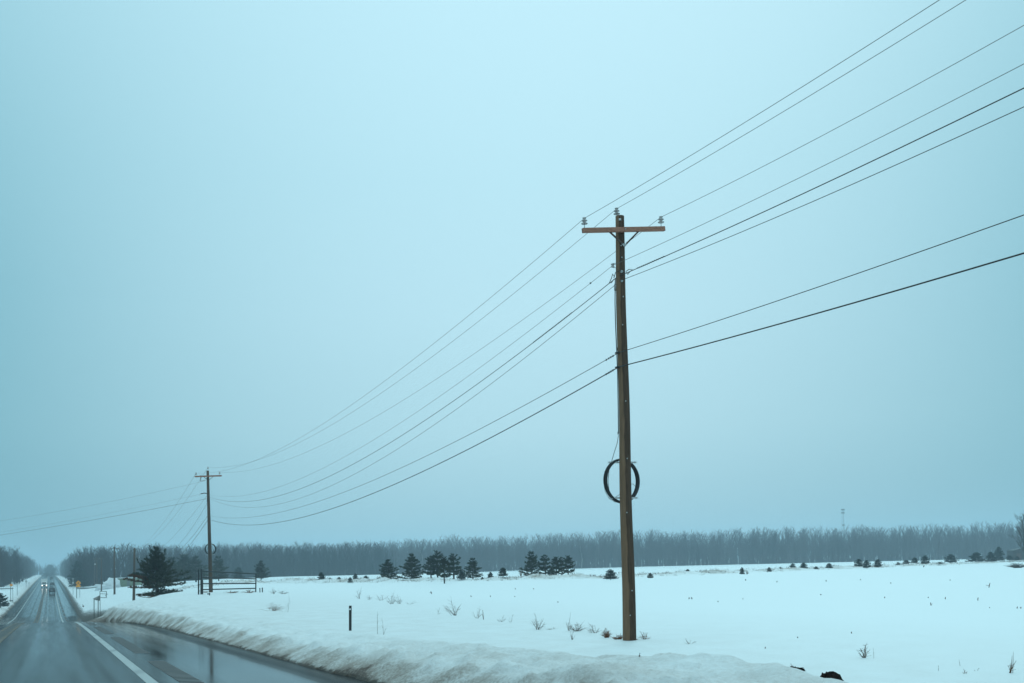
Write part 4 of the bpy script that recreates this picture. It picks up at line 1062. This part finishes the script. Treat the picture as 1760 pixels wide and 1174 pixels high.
# px, base y, height px, width px, kind, label
EV = [
 (553, 1001, 15.5, 14, 's3', 'leftmost small spruce on the field edge right of the gate'),
 (567, 1000.5, 7, 7, 's2', 'tiny spruce just right of the leftmost field edge spruce'),
 (583, 1000.5, 7, 8, 's2', 'tiny low evergreen alone between two pairs of small spruces'),
 (602, 1000, 9, 8, 's3', 'smaller left partner in a pair of small spruces left of the pines'),
 (611, 999.5, 13, 10, 's3', 'taller right partner in a pair of small spruces left of the pines'),
 (629, 1000, 9, 11, 's2', 'low bushy evergreen immediately left of the leftmost big pine'),
 (650, 999.5, 6, 8, 's2', 'tiny evergreen touching the left foot of the leftmost big pine'),
 (667.5, 999.5, 36, 33, 'p1', 'rounded dark pine standing leftmost of the pine groups'),
 (708, 998.5, 45, 38, 'p1', 'tall pointed pine standing alone second from left in the pine groups'),
 (741, 998, 40, 28, 'p2', 'left tree of the dense clump of slender pines'),
 (752, 998, 48, 28, 'p3', 'tallest pine in the dense clump of slender pines'),
 (764, 998, 44, 26, 'p2', 'middle right tree of the dense clump of slender pines'),
 (780, 997.5, 43, 30, 'p3', 'right tree of the dense clump of slender pines'),
 (793, 997.5, 14, 16, 's2', 'low evergreen filling the gap between the pine clump and the next pine'),
 (813, 997.5, 35, 30, 'p1', 'rounded pine just right of the dense clump'),
 (829, 997.5, 5, 5, 's2', 'very tiny evergreen right of the rounded pine'),
 (843, 997.5, 13, 11, 's3', 'left of two small spruces between the pine groups'),
 (864.5, 996.5, 15, 16, 's2', 'right of two small spruces between the pine groups'),
 (914, 994, 44, 30, 'p1', 'leftmost and broadest pine of the right hand pine group'),
 (937.5, 994, 38, 26, 'p3', 'second pine in the right hand pine group'),
 (948, 994, 16, 18, 's2', 'low evergreen under the pines of the right hand pine group'),
 (956, 994, 35, 24, 'p2', 'third pine in the right hand pine group'),
 (966, 993.5, 34, 20, 'p3', 'fourth slim pine in the right hand pine group'),
 (977, 993, 36, 24, 'p2', 'rightmost pine of the right hand pine group'),
 (1049.5, 996.5, 17, 21, 's2', 'bushy young spruce just left of the near utility pole'),
 (1118, 994, 9, 10, 's2', 'small round spruce a little right of the near utility pole'),
 (1182, 988, 8.5, 9, 's2', 'small lone spruce second right of the near utility pole'),
 (1275.5, 987, 11.5, 8, 's3', 'slim spruce beside a leaning dry stalk in the middle right field edge'),
 (1322, 983, 8, 8, 's2', 'small spruce between the slim one and two bushy ones'),
 (1341.5, 980.5, 6, 6, 's3', 'very small faint spruce left of two bushy spruces'),
 (1362.5, 980, 11, 12, 's2', 'left of two bushy spruces at the middle right field edge'),
 (1381.5, 980, 11.5, 13, 's2', 'right of two bushy spruces at the middle right field edge'),
 (1402.5, 979.5, 6, 9, 's2', 'low dark evergreen between bushy spruces under the far tower'),
 (1425, 978.5, 9, 12, 's2', 'rounded evergreen just left below the far tower'),
 (1476, 976, 13.5, 15, 's2', 'left of two touching spruces right of the far tower'),
 (1490, 976, 13.5, 14, 's2', 'right of two touching spruces right of the far tower'),
 (1509, 975, 13, 14, 's2', 'lone spruce just right of the two touching spruces'),
 (1544, 972.5, 6, 8, 's2', 'small dark evergreen starting a row of four growing taller to the right'),
 (1558, 972, 9, 14, 's2', 'second in the row of four evergreens growing taller to the right'),
 (1572.5, 971.5, 12.5, 13, 's2', 'third in the row of four evergreens growing taller to the right'),
 (1590.5, 970.5, 15, 14, 's2', 'tallest in the row of four evergreens growing taller to the right'),
 (1634, 968, 14.5, 20, 's2', 'lone spruce with wide skirts right of the low flat bush'),
 (1677.5, 967, 16.5, 23, 's2', 'broadest spruce near the right edge of the field'),
 (1703, 965.5, 16, 17, 's1', 'dark cone spruce right of the broadest spruce'),
 (1717, 964.5, 23, 16, 's1', 'tall narrow tipped spruce near the right edge'),
 (1735, 963.5, 9, 11, 's2', 'small spruce left of the bare tree at the right edge'),
 (1748, 963.5, 7, 9, 's2', 'smallest spruce under the bare tree at the right edge'),
]
NW = {'s1': 0.82, 's2': 1.00, 's3': 0.68, 'p1': 0.76, 'p2': 0.60, 'p3': 0.55}
rE = random.Random(3)
fence_pts = []
for px_, by, hp, wp, kd, lb in EV:
    # stand them on the fence row of the terrain, at the distance the base line shows
    y_ = (2.33) * F / max(8, (by - (967 - (px_ - 880) * 0.0227)))
    y_ = min(max(y_, 100), 260)
    for _ in range(3):
        loc = ground(px_, y_); yy_ = proj(loc)[1]
        # refine distance
        d_ = CAMZ - loc.z
        y_ = d_ * F / (by - (967 - (px_ - 880) * 0.0227)); y_ = min(max(y_, 95), 290)
    loc = ground(px_, y_); k = y_ / F
    place(kd, loc - UP * 0.03, hp * k * 1.08, (wp / hp) / NW[kd] * 1.0, rE.uniform(0, 6.28), lb)
    fence_pts.append((round(loc.x), round(loc.y)))
# low flat bush on the row
# background evergreens between the gate and the wood
def bg_tree(kd, px_, y_, hp, wp, lb):
    loc = ground(px_, y_); k = y_ / F
    o = place(kd, loc - UP * 0.05, hp * k, (wp / hp) / NW[kd], rE.uniform(0, 6), lb)
    o['group'] = 'larger evergreens in front of the woods'
bg_tree('p1', 296, 250, 48, 46, 'big dark evergreen directly right behind the bushy pine')
bg_tree('p2', 318, 262, 50, 40, 'dark evergreen second right behind the bushy pine')
bg_tree('p1', 337, 256, 46, 44, 'dark evergreen behind the left posts of the gate')
bg_tree('p1', 376, 240, 44, 34, 'dark evergreen seen over the gate just right of the second pole')
bg_tree('p1', 449, 215, 34, 27, 'dark evergreen standing alone right of the gate')
bg_tree('s1', 410, 300, 20, 20, 'low dark evergreen seen through the gate rails')
bg_tree('s1', 134, 400, 46, 30, 'tall dark spruce above the yellow diamond sign')
bg_tree('s1', 143, 408, 30, 22, 'shorter dark spruce right of the tall spruce above the yellow sign')
bg_tree('s2', 1, 205, 26, 26, 'dark bushy evergreen cut by the left edge of the photo')
bg_tree('s1', 86, 1290, 20, 26, 'hazy evergreen crown at the end of the road on the far hill')
# the bushy pine by the road, with rust brown dead lower branches
def bush_prof(h):
    return float(np.interp(h, [0.0, 0.06, 0.14, 0.24, 0.34, 0.44, 0.55, 0.66, 0.76, 0.86, 0.94, 1.0], [0.20, 0.42, 0.54, 0.58, 0.50, 0.38, 0.26, 0.20, 0.13, 0.08, 0.04, 0.01]))
pine = conifer('bushy_pine', 42, None, 20, 8, bush_prof, lambda h: -0.02 + 0.75 * max(0, h - 0.10) + 0.6 * max(0, h - 0.5), 0.048, 'bushy ragged pine with rusty lower branches standing left of the gate', 'pine tree', None, 2.5, (0.3, 1.2), 'needle', 0.035, 0.27, 0.04, spires=((-0.02, -0.12, 0.0, 0.55, 1.0), (0.03, 0.17, 0.02, 0.55, 0.93), (0.05, 0.33, 0.0, 0.40, 0.70), (-0.08, -0.36, 0.0, 0.38, 0.76), (0.1, 0.50, -0.05, 0.25, 0.52), (-0.05, -0.22, 0.1, 0.5, 0.80)), dead=(Vector((-0.97, -0.25, 0)), 0.40, 0.35))
yp = 112; loc = ground(270, yp); k = yp / F
pine.location = loc - UP * 0.25; pine.scale = (89 * k * 1.0, 89 * k * 1.0, 89 * k); pine.rotation_euler = (0, 0, 0.0)

# ------------------------------------------------------------------ bare woods
def bare_tree(seed, nb=14, sub=3, tw=3, spread=0.16, fork=0.35, slim=0.012):
    """unit-height bare tree as triangles: returns V (n,3), F (m,3)"""
    r_ = random.Random(seed); V = []; T = []
    def seg(p, q, a, b_):
        d = (q - p).normalized(); e1 = d.orthogonal().normalized(); e2 = d.cross(e1); k = len(V)
        for c, rr_ in ((p, a), (q, b_)):
            for th in (0.0, 2.094, 4.189): V.append(c + (e1 * math.cos(th) + e2 * math.sin(th)) * rr_)
        for i in range(3):
            j = (i + 1) % 3
            T.append((k + i, k + j, k + 3 + j)); T.append((k + i, k + 3 + j, k + 3 + i))
    def twig(p, q, a):
        d = (q - p).normalized(); e1 = (Matrix.Rotation(r_.uniform(0, 6.28), 3, d) @ d.orthogonal().normalized()) * a; k = len(V)
        V.extend([p - e1, p + e1, q]); T.append((k, k + 1, k + 2))
    pts = [Vector((0, 0, -0.03))]; n = 6
    for i in range(1, n + 1): pts.append(Vector((r_.uniform(-1, 1) * 0.012 * i, r_.uniform(-1, 1) * 0.012 * i, i / n * 0.96)))
    for i in range(n): seg(pts[i], pts[i + 1], slim * (1 - i / n * 0.85), slim * (1 - (i + 1) / n * 0.85))
    for i in range(nb):
        h = fork + (0.95 - fork) * (i + r_.random()) / nb
        k = min(n - 1, int(h / 0.96 * n)); p = pts[k].lerp(pts[k + 1], h / 0.96 * n - k)
        a = r_.uniform(0, 6.28); L_ = spread * r_.uniform(0.6, 1.3) * (1.15 - 0.75 * (h - fork) / (1 - fork)) + 0.03
        d = Vector((math.cos(a), math.sin(a), r_.uniform(0.9, 1.9))).normalized()
        m_ = p + d * L_ * 0.55; d2 = (d + UP * 0.5).normalized(); q = m_ + d2 * L_ * 0.6
        if q.z > 1.0: q.z = 1.0 - r_.uniform(0, 0.04)
        seg(p, m_, slim * 0.32, slim * 0.22); seg(m_, q, slim * 0.22, slim * 0.08)
        for j in range(sub):
            s_ = p.lerp(m_, r_.uniform(0.4, 1)) if r_.random() < 0.5 else m_.lerp(q, r_.random())
            dd = (d + Vector((r_.uniform(-1, 1), r_.uniform(-1, 1), r_.uniform(0, 0.9))) * 0.8).normalized()
            e_ = s_ + dd * L_ * r_.uniform(0.3, 0.6); twig(s_, e_, slim * 0.16)
            for t_ in range(tw):
                f_ = s_.lerp(e_, r_.uniform(0.3, 1)); twig(f_, f_ + (dd + Vector((r_.uniform(-1, 1), r_.uniform(-1, 1), r_.uniform(-.2, 1)))).normalized() * L_ * r_.uniform(0.18, 0.35), slim * 0.10)
    return np.array([tuple(v) for v in V]), np.array(T)
lib = [bare_tree(100 + i, nb=15 + i % 4, spread=0.12 + 0.02 * (i % 4), fork=0.22 + 0.06 * (i % 4), slim=0.0105 + 0.0015 * (i % 3)) for i in range(10)]
def woodland(name, spots, m, seed, label=None):
    r_ = np.random.default_rng(seed); VV = []; TT = []; k = 0
    hz = height(spots[:, 0], spots[:, 1], False)
    for i in range(len(spots)):
        V, T = lib[int(r_.integers(len(lib)))]
        a = r_.uniform(0, 6.28); ca_, sa_ = math.cos(a), math.sin(a); H = spots[i, 2]; w = H * r_.uniform(0.8, 1.3) * spots[i, 3]
        x = (V[:, 0] * ca_ - V[:, 1] * sa_) * w + spots[i, 0]; y = (V[:, 0] * sa_ + V[:, 1] * ca_) * w + spots[i, 1]; z = V[:, 2] * H + hz[i]
        VV.append(np.stack([x, y, z], -1)); TT.append(T + k); k += len(V)
    o = np_mesh(name, np.concatenate(VV), np.concatenate(TT), m)
    o['kind'] = 'stuff'; return o
def spots_box(n, xr, yr, hr, seed, x0mode=False, wide=1.0):
    r_ = np.random.default_rng(seed)
    x = r_.uniform(*xr, n); y = yr[0] + (yr[1] - yr[0]) * r_.random(n) ** 1.5
    if x0mode: x = x - KX * y
    clump = 1 + 0.15 * fbm(x * 0.09, y * 0.05, 3, seed)
    h = r_.uniform(*hr, n) * clump
    return np.stack([x, y, h, np.full(n, wide)], -1)
A_ = spots_box(3000, (-215, 330), (545, 610), (14, 20), 1)
A2_ = np.concatenate([spots_box(2600, (-215, 330), (548, 620), (7, 12), 2, wide=1.6), spots_box(1800, (-230, 350), (610, 660), (12.5, 16.5), 12)])
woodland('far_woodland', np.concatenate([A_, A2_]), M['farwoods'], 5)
Bq = np.concatenate([spots_box(1000, (15, 190), (0, 42), (11.5, 17.6), 3), spots_box(1000, (14, 190), (0, 40), (5, 9), 4, wide=1.6)])
Bq[:, 1] += np.interp(Bq[:, 0], [14, 60, 190], [425, 450, 545]) ; Bq[:, 2] *= np.interp(Bq[:, 0], [14, 190], [0.98, 1.06]); Bq[:, 0] -= KX * Bq[:, 1]
Bq = np.concatenate([Bq, spots_box(450, (13, 32), (480, 1250), (14, 18), 6, True), spots_box(500, (12, 30), (470, 1250), (5, 9), 16, True, 1.6)])
woodland('right_roadside_woodland', Bq, M['woods'], 6)
Bq = np.concatenate([spots_box(1100, (-110, -19), (395, 450), (12.5, 17.5), 7, True), spots_box(900, (-110, -18), (400, 450), (6, 9), 8, True, 1.6),
                     spots_box(450, (-36, -15), (450, 1250), (14, 17), 9, True), spots_box(500, (-32, -14), (440, 1250), (5, 9), 17, True, 1.6), spots_box(260, (-60, 70), (1270, 1450), (9, 17), 10, True, 1.3)])
woodland('left_roadside_woodland', Bq, M['woods'], 7)
# a few pale birches stand out against the far wood
rb = random.Random(9)
for i, (px_, lb) in enumerate(((454, 'pale birch trunk in the far wood right of the gate'), (1000, 'pale birch trunk in the far wood just left of the near pole'), (726, 'pale birch trunk in the far wood above the pine clump'), (569, 'pale birch trunk in the far wood above the small left spruces'))):
    loc = ground(px_, 541); V, T = lib[i]
    root = empty('birch_tree', loc, lb, 'birch tree', 'pale birches at the front of the far wood')
    H = 15.5 + rb.random()
    me = np_mesh('trunk', np.stack([V[:36, 0] * H * 1.3, V[:36, 1] * H * 1.3, V[:36, 2] * H], -1), T[:36], M['birch']); me.parent = root
    T2 = T[36:] ; T2 = T2[T2.min(1) >= 36] - 36
    me = np_mesh('crown', V[36:] * H, T2, M['woods']); me.parent = root

# bare tree and shed at the right edge
loc = ground(1762, 232)
root = empty('bare_tree', loc, 'dark bare tree with brush at its foot at the right edge', 'bare tree')
V, T = bare_tree(77, nb=44, sub=8, tw=6, spread=0.32, fork=0.10, slim=0.016)
H = 78 * 232 / F
o = np_mesh('crown', V[36:] * np.array([H, H, H]), T[36:][T[36:].min(1) >= 36] - 36, M['bark']); o.parent = root
o = np_mesh('trunk', V[:36] * H, T[:36], M['bark']); o.parent = root
loc = ground(1752, 330); k = 330 / F
e = empty('shed', loc, 'dark low shed behind the bare tree at the right edge', 'shed')
c_ = loc + UP * 1.5
MB().quadbox(c_, 6.0, 4, 3.0).build('wall', M['barn'], e)
MB().prism([(-3.2, 0), (3.2, 0), (3.2, 0.15), (0, 0.85), (-3.2, 0.15)], c_ + UP * 1.5, Vector((1, 0, 0)), UP, Vector((0, 1, 0)), 4.4).build('roof', M['barn'], e)
MB().quadbox(c_ + Vector((-1.2, -2.03, -0.4)), 1.4, 0.06, 2.2).build('door', M['brace'], e)

# pale green building with snow-laden shrub mound
yb = 320; k = yb / F
loc = ground(213, yb)
e = empty('green_building', loc, 'low pale green building half hidden behind the bushy pine', 'building')
wl, wr = at(199, 1000, yb), at(236, 1000, yb + 3)
cx_ = (wl + wr) / 2; top_ = at(200, 994.2, yb).z; bot_ = loc.z - 0.3
MB().quadbox(Vector((cx_.x, yb + 3, (top_ + bot_) / 2)), (wr - wl).length, 6, top_ - bot_).build('wall', M['greenwall'], e)
MB().quadbox(Vector((cx_.x, yb + 3, top_ + 0.09)), (wr - wl).length + 0.6, 6.6, 0.18).build('roof', M['snowy'], e)
MB().quadbox(Vector((cx_.x + 1.2, yb - 0.03, bot_ + 1.3)), 0.9, 0.06, 1.9).build('door', M['post'], e)
def blob(name, c, rx, ry, rz, m, seed, amp=0.25, label=None, cat=None, n=28, freq=1.7):
    V = []; Q = []
    for i in range(n // 2 + 1):
        ph = math.pi * i / (n // 2)
        for j in range(n):
            th = 2 * math.pi * j / n
            d = Vector((math.sin(ph) * math.cos(th), math.sin(ph) * math.sin(th), math.cos(ph)))
            q = float(fbm(np.array([d.x * freq + 7 * d.z + seed]), np.array([d.y * freq + 3 * d.z]), 4, seed)[0])
            s_ = 1 + amp * q * 2
            V.append(c + Vector((d.x * rx, d.y * ry, d.z * rz)) * s_)
    for i in range(n // 2):
        for j in range(n):
            Q.append((i * n + j, i * n + (j + 1) % n, (i + 1) * n + (j + 1) % n, (i + 1) * n + j))
    mb = MB(); mb.v = V; mb.f = Q
    o = mb.build(name, m, None, True)
    if label: tag(o, label, cat)
    return o
loc = ground(190, 316)
blob('snow_mound', loc + UP * 0.2, 3.4, 2.5, 2.2, M['snowy'], 3, 0.5, 'heap of snow over brush left of the green building', 'snow mound')

# far tower above the wood
yt_ = 900; k = yt_ / F
bs = ground(1450, yt_); tp = at(1448.6, 874.5, yt_)
e = empty('radio_tower', bs, 'faint lattice radio tower above the far wood', 'tower')
tw_ = MB(); Ht = tp.z - bs.z
def tp_(t, a):
    w_ = 2.6 * (1 - t) + 0.55
    return Vector((bs.x + (tp.x - bs.x) * t, yt_, bs.z + Ht * t)) + Vector((math.cos(a), math.sin(a), 0)) * w_
for a in (0.5, 2.6, 4.7): tw_.tube([tp_(0, a), tp_(0.5, a), tp_(1, a)], 0.10, 4)
for i in range(26):
    for a, a2 in ((0.5, 2.6), (2.6, 4.7), (4.7, 0.5)):
        tw_.tube([tp_(i / 26, a), tp_((i + 1) / 26, a2)], 0.045, 3); tw_.tube([tp_(i / 26, a), tp_(i / 26, a2)], 0.04, 3)
tw_.build('mast', M['galv'], e)
for py_ in (876, 881.5):
    MB().lathe(at(1448.7, py_, yt_) - UP * 0.6, [(0.5, 0), (1.7, 0.1), (1.7, 1.1), (0.5, 1.2)], 9).build('antenna_ring', M['post'], e)
MB().quadbox(at(1449.8, 902.5, yt_), 1.8, 1.2, 1.4).build('antenna_box', M['post'], e)

# ------------------------------------------------------------------ weeds and stalks
def weed(px_, by, hp, wp, n, label, m='weed', thick=0.004, bend=0.25, name='dry_weed', cat='weed', grp='dry weeds sticking out of the snow', lo=12):
    loc = hit(px_, by, lo, 200); k = loc.y / F; H = hp * k * 1.1; W_ = wp * k / 2 * 1.25
    r_ = random.Random(int(px_ * 7 + by)); mb = MB()
    for i in range(n):
        a = r_.uniform(-1, 1); dp = r_.uniform(-0.5, 0.5)
        h_ = H * r_.uniform(0.45, 1.0) if i else H
        root_ = loc + Vector((r_.uniform(-1, 1) * W_ * 0.22, dp * W_ * 0.4, -0.03))
        h_ *= 1 - 0.55 * abs(a) * (0 if i == 0 else 1); thick_ = thick * r_.uniform(0.65, 1.1)
        tip = loc + Vector((a * W_ + r_.uniform(-.1, .1) * W_, dp * W_, h_))
        mid = root_.lerp(tip, 0.55) + Vector((r_.uniform(-1, 1) * bend * W_ * 0.4, 0, h_ * 0.08))
        mb.tube([root_, mid, tip], [thick_, thick_ * 0.8, thick_ * 0.35], 4)
        for j in range(r_.randint(2, 4)):
            s_ = root_.lerp(tip, r_.uniform(0.25, 0.9)); q = s_ + Vector((r_.uniform(-1, 1) * W_ * 0.5 + 0.01, r_.uniform(-.3, .3) * W_, h_ * r_.uniform(0.04, 0.22)))
            mb.tube([s_, q], [thick_ * 0.6, thick_ * 0.3], 3)
    o = mb.build(name, M[m]); tag(o, label, cat, grp); return o
weed(470, 1050, 15, 34, 22, 'bent tuft of pale dry grass in the snow below the gate', 'straw', 0.006, 1.0, 'grass_tuft', 'grass tuft', 'tufts of dead grass in the snow')
weed(492, 1052, 27, 36, 4, 'long thin leaning stalks right of the bent grass tuft')
weed(617.5, 1029, 19, 11, 9, 'upright dry weed above the black marker post', thick=0.006)
weed(634, 1031, 7, 16, 7, 'low dry sprigs right of the upright weed above the marker post', thick=0.005)
weed(655, 1032, 11, 20, 9, 'low sprawling dry weeds between two taller weeds', thick=0.005)
weed(673, 1038, 21, 18, 12, 'branching dry weed upper right of the marker post', thick=0.006)
weed(686, 1038, 15, 16, 9, 'fan shaped dry weed touching the branching one', thick=0.006)
weed(703, 1039, 6, 22, 4, 'thin stalk lying almost flat right of the fan shaped weed')
weed(649, 1090, 35, 5, 1, 'single thin upright stalk right of the marker post', thick=0.006)
weed(660, 1091, 27, 10, 2, 'pair of thin stalks in a narrow V right of the marker post', thick=0.006)
weed(752, 1056, 12, 10, 3, 'few short stalks left of the large spiky weed')
weed(781, 1058, 31, 30, 14, 'large spiky dry weed in the middle of the snow bank top', thick=0.006)
weed(820, 1063, 19, 18, 9, 'dry weed beside a thick broken stalk')
weed(831, 1065, 15, 3, 2, 'thick dark broken stalk right of the dry weed', thick=0.014)
weed(862, 1069, 11, 16, 7, 'low weed left of the taller branching weed', )
weed(878, 1070, 13, 8, 4, 'small leaning weed sprigs between two low weeds')
weed(925, 1082, 27, 24, 12, 'branching dry weed left of the big weed clump', thick=0.006)
weed(950, 1082, 4, 22, 6, 'flat line of dry sprigs between the weed clumps')
weed(978, 1084, 29, 10, 6, 'tall upright stems at the left of the big weed clump', thick=0.006)
weed(992, 1085, 17, 26, 20, 'dense feathery weed in the big clump left of the near pole', thick=0.005)
weed(984, 1100, 19, 12, 7, 'lower hanging weed below the big clump')
weed(1020, 1088, 17, 22, 12, 'tangled dry weed between the clump and the brown grass', thick=0.005)
weed(1042, 1096, 16, 16, 34, 'brown grass tuft standing left of the near pole foot', 'straw', 0.007, 0.9, 'grass_tuft', 'grass tuft', 'tufts of dead grass in the snow')
weed(1063, 1099, 10, 18, 26, 'low brown grass tuft touching the near pole foot', 'straw', 0.007, 0.9, 'grass_tuft', 'grass tuft', 'tufts of dead grass in the snow')
weed(1108, 1099, 13, 18, 16, 'brown sprig of weed right of the near pole foot', 'straw', 0.005)
weed(1086, 1100, 4, 18, 14, 'sparse brown grass at the right side of the near pole foot', 'straw', 0.005, 0.9, 'grass_tuft', 'grass tuft', 'tufts of dead grass in the snow')
weed(1187, 1107, 9, 18, 6, 'small weed lying in the open snow right of the near pole')
weed(1098, 1130, 7, 5, 3, 'tiny twig poking from the grey ridge below the near pole')
weed(1486, 1131, 24, 22, 9, 'spiky weed alone in the open snow at lower right', thick=0.007)
weed(1502, 1132, 17, 2, 1, 'thin single stalk right of the spiky lone weed')
weed(1613, 1153, 9, 2, 1, 'short single stalk left of the small bent twig')
weed(1650, 1145, 10, 6, 1, 'short leaning stalk above the small bent twig')
weed(1658, 1158, 8, 14, 3, 'small bent twig like an upside down V at lower right', thick=0.007)
weed(1678, 1153, 5, 8, 2, 'tiny curved twig right of the bent twig')
weed(1737, 1157, 34, 24, 6, 'tall crossed stalks at the lower right edge', thick=0.007)
weed(398, 1019.3, 5, 20, 18, 'low brown brush under the gate left of its middle', 'straw', 0.012, lo=70)
weed(428, 1019, 7, 20, 20, 'low brown brush under the right end of the gate', 'straw', 0.012, lo=70)
weed(353, 1018.5, 4, 16, 12, 'low brush at the foot of the second pole', 'straw', 0.012, lo=70)
weed(470, 1021, 11, 12, 10, 'dry weed right of the stub posts', thick=0.010, lo=60)
weed(486, 1021, 6, 18, 10, 'low sprawling weed further right of the stub posts', thick=0.010, lo=60)
weed(242, 1026, 5, 12, 14, 'dark brush at the left foot of the bushy pine', thick=0.016, lo=82)
weed(260, 1027, 4, 26, 18, 'dark brush under the front of the bushy pine', thick=0.016, lo=82)
weed(1284, 987, 8, 8, 8, 'leaning dry tuft right of the slim spruce', thick=0.02, lo=90)
weed(1616, 969, 3.5, 12, 26, 'low flat dark bush between the tallest spruce and the wide one', 'needle', 0.05, lo=90, name='low_bush', cat='bush')
weed(1748, 976, 10, 34, 44, 'tangle of dark brush at the foot of the bare tree', 'bark', 0.03, lo=90, name='brush_pile', cat='brush')
weed(143, 1006 + 3, 4, 5, 6, 'twiggy shrub left of the far poles', thick=0.04, lo=100)
weed(895, 990, 9, 6, 8, 'thin bare shrub left of the right hand pine group', thick=0.03, lo=90)
for px_, py_, hp in ((741.8, 1021, 5), (810, 1026, 2.5), (843, 1026, 2.5), (886, 1013, 2), (917, 1013, 2), (959, 1036, 2.5), (1184, 1030, 3.5), (1189.5, 1030, 3.8), (1234.5, 1035, 2.2),
                     (1281.5, 998, 2.6), (1335, 1001, 2.5), (1420, 999.5, 2.5), (1411, 1023, 2), (1479, 997, 1.5), (1520.5, 1028, 2.5), (1531, 1003, 2), (1595, 1028, 2), (1600.5, 1041, 5.5), (1624.5, 1030, 3.8),
                     (1680.5, 1032, 5), (1699.5, 1010, 8), (1633, 998, 2), (1748, 1046, 3.4), (1754.5, 1046, 3), (1371.5, 1097, 2.6), (1464, 1089, 3.4), (1315, 1115, 3), (1587, 975, 3), (1701, 1045, 1.5), (1277, 1030, 1.4), (885, 1026, 1.4)):
    loc = hit(px_, py_, 14, 250); k = loc.y / F; r_ = random.Random(int(px_ * 3))
    ln_ = hp * k; dx = r_.uniform(-0.45, 0.45) * ln_; t_ = 0.75 * k
    mb = MB().tube([loc - UP * 0.03, loc + Vector((dx * 0.5, 0, ln_ * 0.6)), loc + Vector((dx, 0, ln_))], [t_ * 0.8, t_, t_ * 0.5], 5)
    mb.tube([loc + UP * ln_ * 0.4, loc + Vector((r_.uniform(-1, 1) * ln_ * 0.8, 0.02, ln_ * 0.55))], [t_ * 0.5, t_ * 0.3], 4)
    tag(mb.build('dead_stalk', M['weed']), 'short dark dead stalk poking out of the smooth open snow field', 'stalk', 'dead stalks scattered in the snow field')

# weedy sprigs along the fence row: uncountable
mb = MB(); r_ = random.Random(31)
for i in range(3200):
    x = r_.uniform(-62, 128); y = float(fence_y(np.array([x]))[0]) + r_.gauss(0, 2.2)
    if x + KX * y < 18: continue
    z = hgt(x, y); 
    for j in range(3):
        h_ = r_.uniform(0.08, 0.38); d = Vector((r_.uniform(-.3, .3), r_.uniform(-.2, .2), h_)); q = Vector((x + r_.uniform(-.4, .4), y, z - 0.05)); w_ = Vector((0.018, 0, 0))
        mb.tri(q - w_, q + w_, q + d)
o = mb.build('fence_row_weeds', M['weed']); o['kind'] = 'stuff'

# clods of dark soil turned up by the plough behind the ridge
def clod(px_, py_, y, w, h, seed, label):
    c = at(px_, py_, y)
    o = blob('soil_clod', c, w, w * 0.8, h, M['soil'], seed, 0.55, None, None, 44, 4.2)
    tag(o, label, 'soil clod', 'clods of dark soil behind the snow ridge')
    r_ = random.Random(seed); gm = MB()
    for i in range(9):
        a = 0.2
        s_ = c + Vector((a * w * 0.7, 0, h * 0.75)); gm.tube([s_, s_ + Vector((r_.uniform(-.05, .03), 0, r_.uniform(0.02, 0.06)))], [0.0015, 0.0008], 3)
    gm.build('grass_wisps', M['straw'], o)
clod(1421, 1182, 10.6, 0.150, 0.105, 3, 'larger clod of dark soil at the bottom edge behind the ridge')
clod(1362, 1152, 11.5, 0.105, 0.032, 8, 'flat dark strip of soil on the ridge left of the larger clod')

# ------------------------------------------------------------------ haze
mh = bpy.data.materials.new('winter_haze'); mh.use_nodes = True
nt = mh.node_tree; nt.nodes.clear()
oo = nt.nodes.new('ShaderNodeOutputMaterial'); pv = nt.nodes.new('ShaderNodeVolumePrincipled')
pv.inputs['Color'].default_value = (0.62, 0.77, 0.87, 1); pv.inputs['Density'].default_value = 0.00058; pv.inputs['Anisotropy'].default_value = 0.2
nt.links.new(pv.outputs[0], oo.inputs['Volume'])
hz = MB().quadbox((-880, 2950, 14), 9100, 6400, 90).build('haze', mh)
hz['kind'] = 'stuff'
for o in list(bpy.data.objects):
    if '_org' in o: del o['_org']
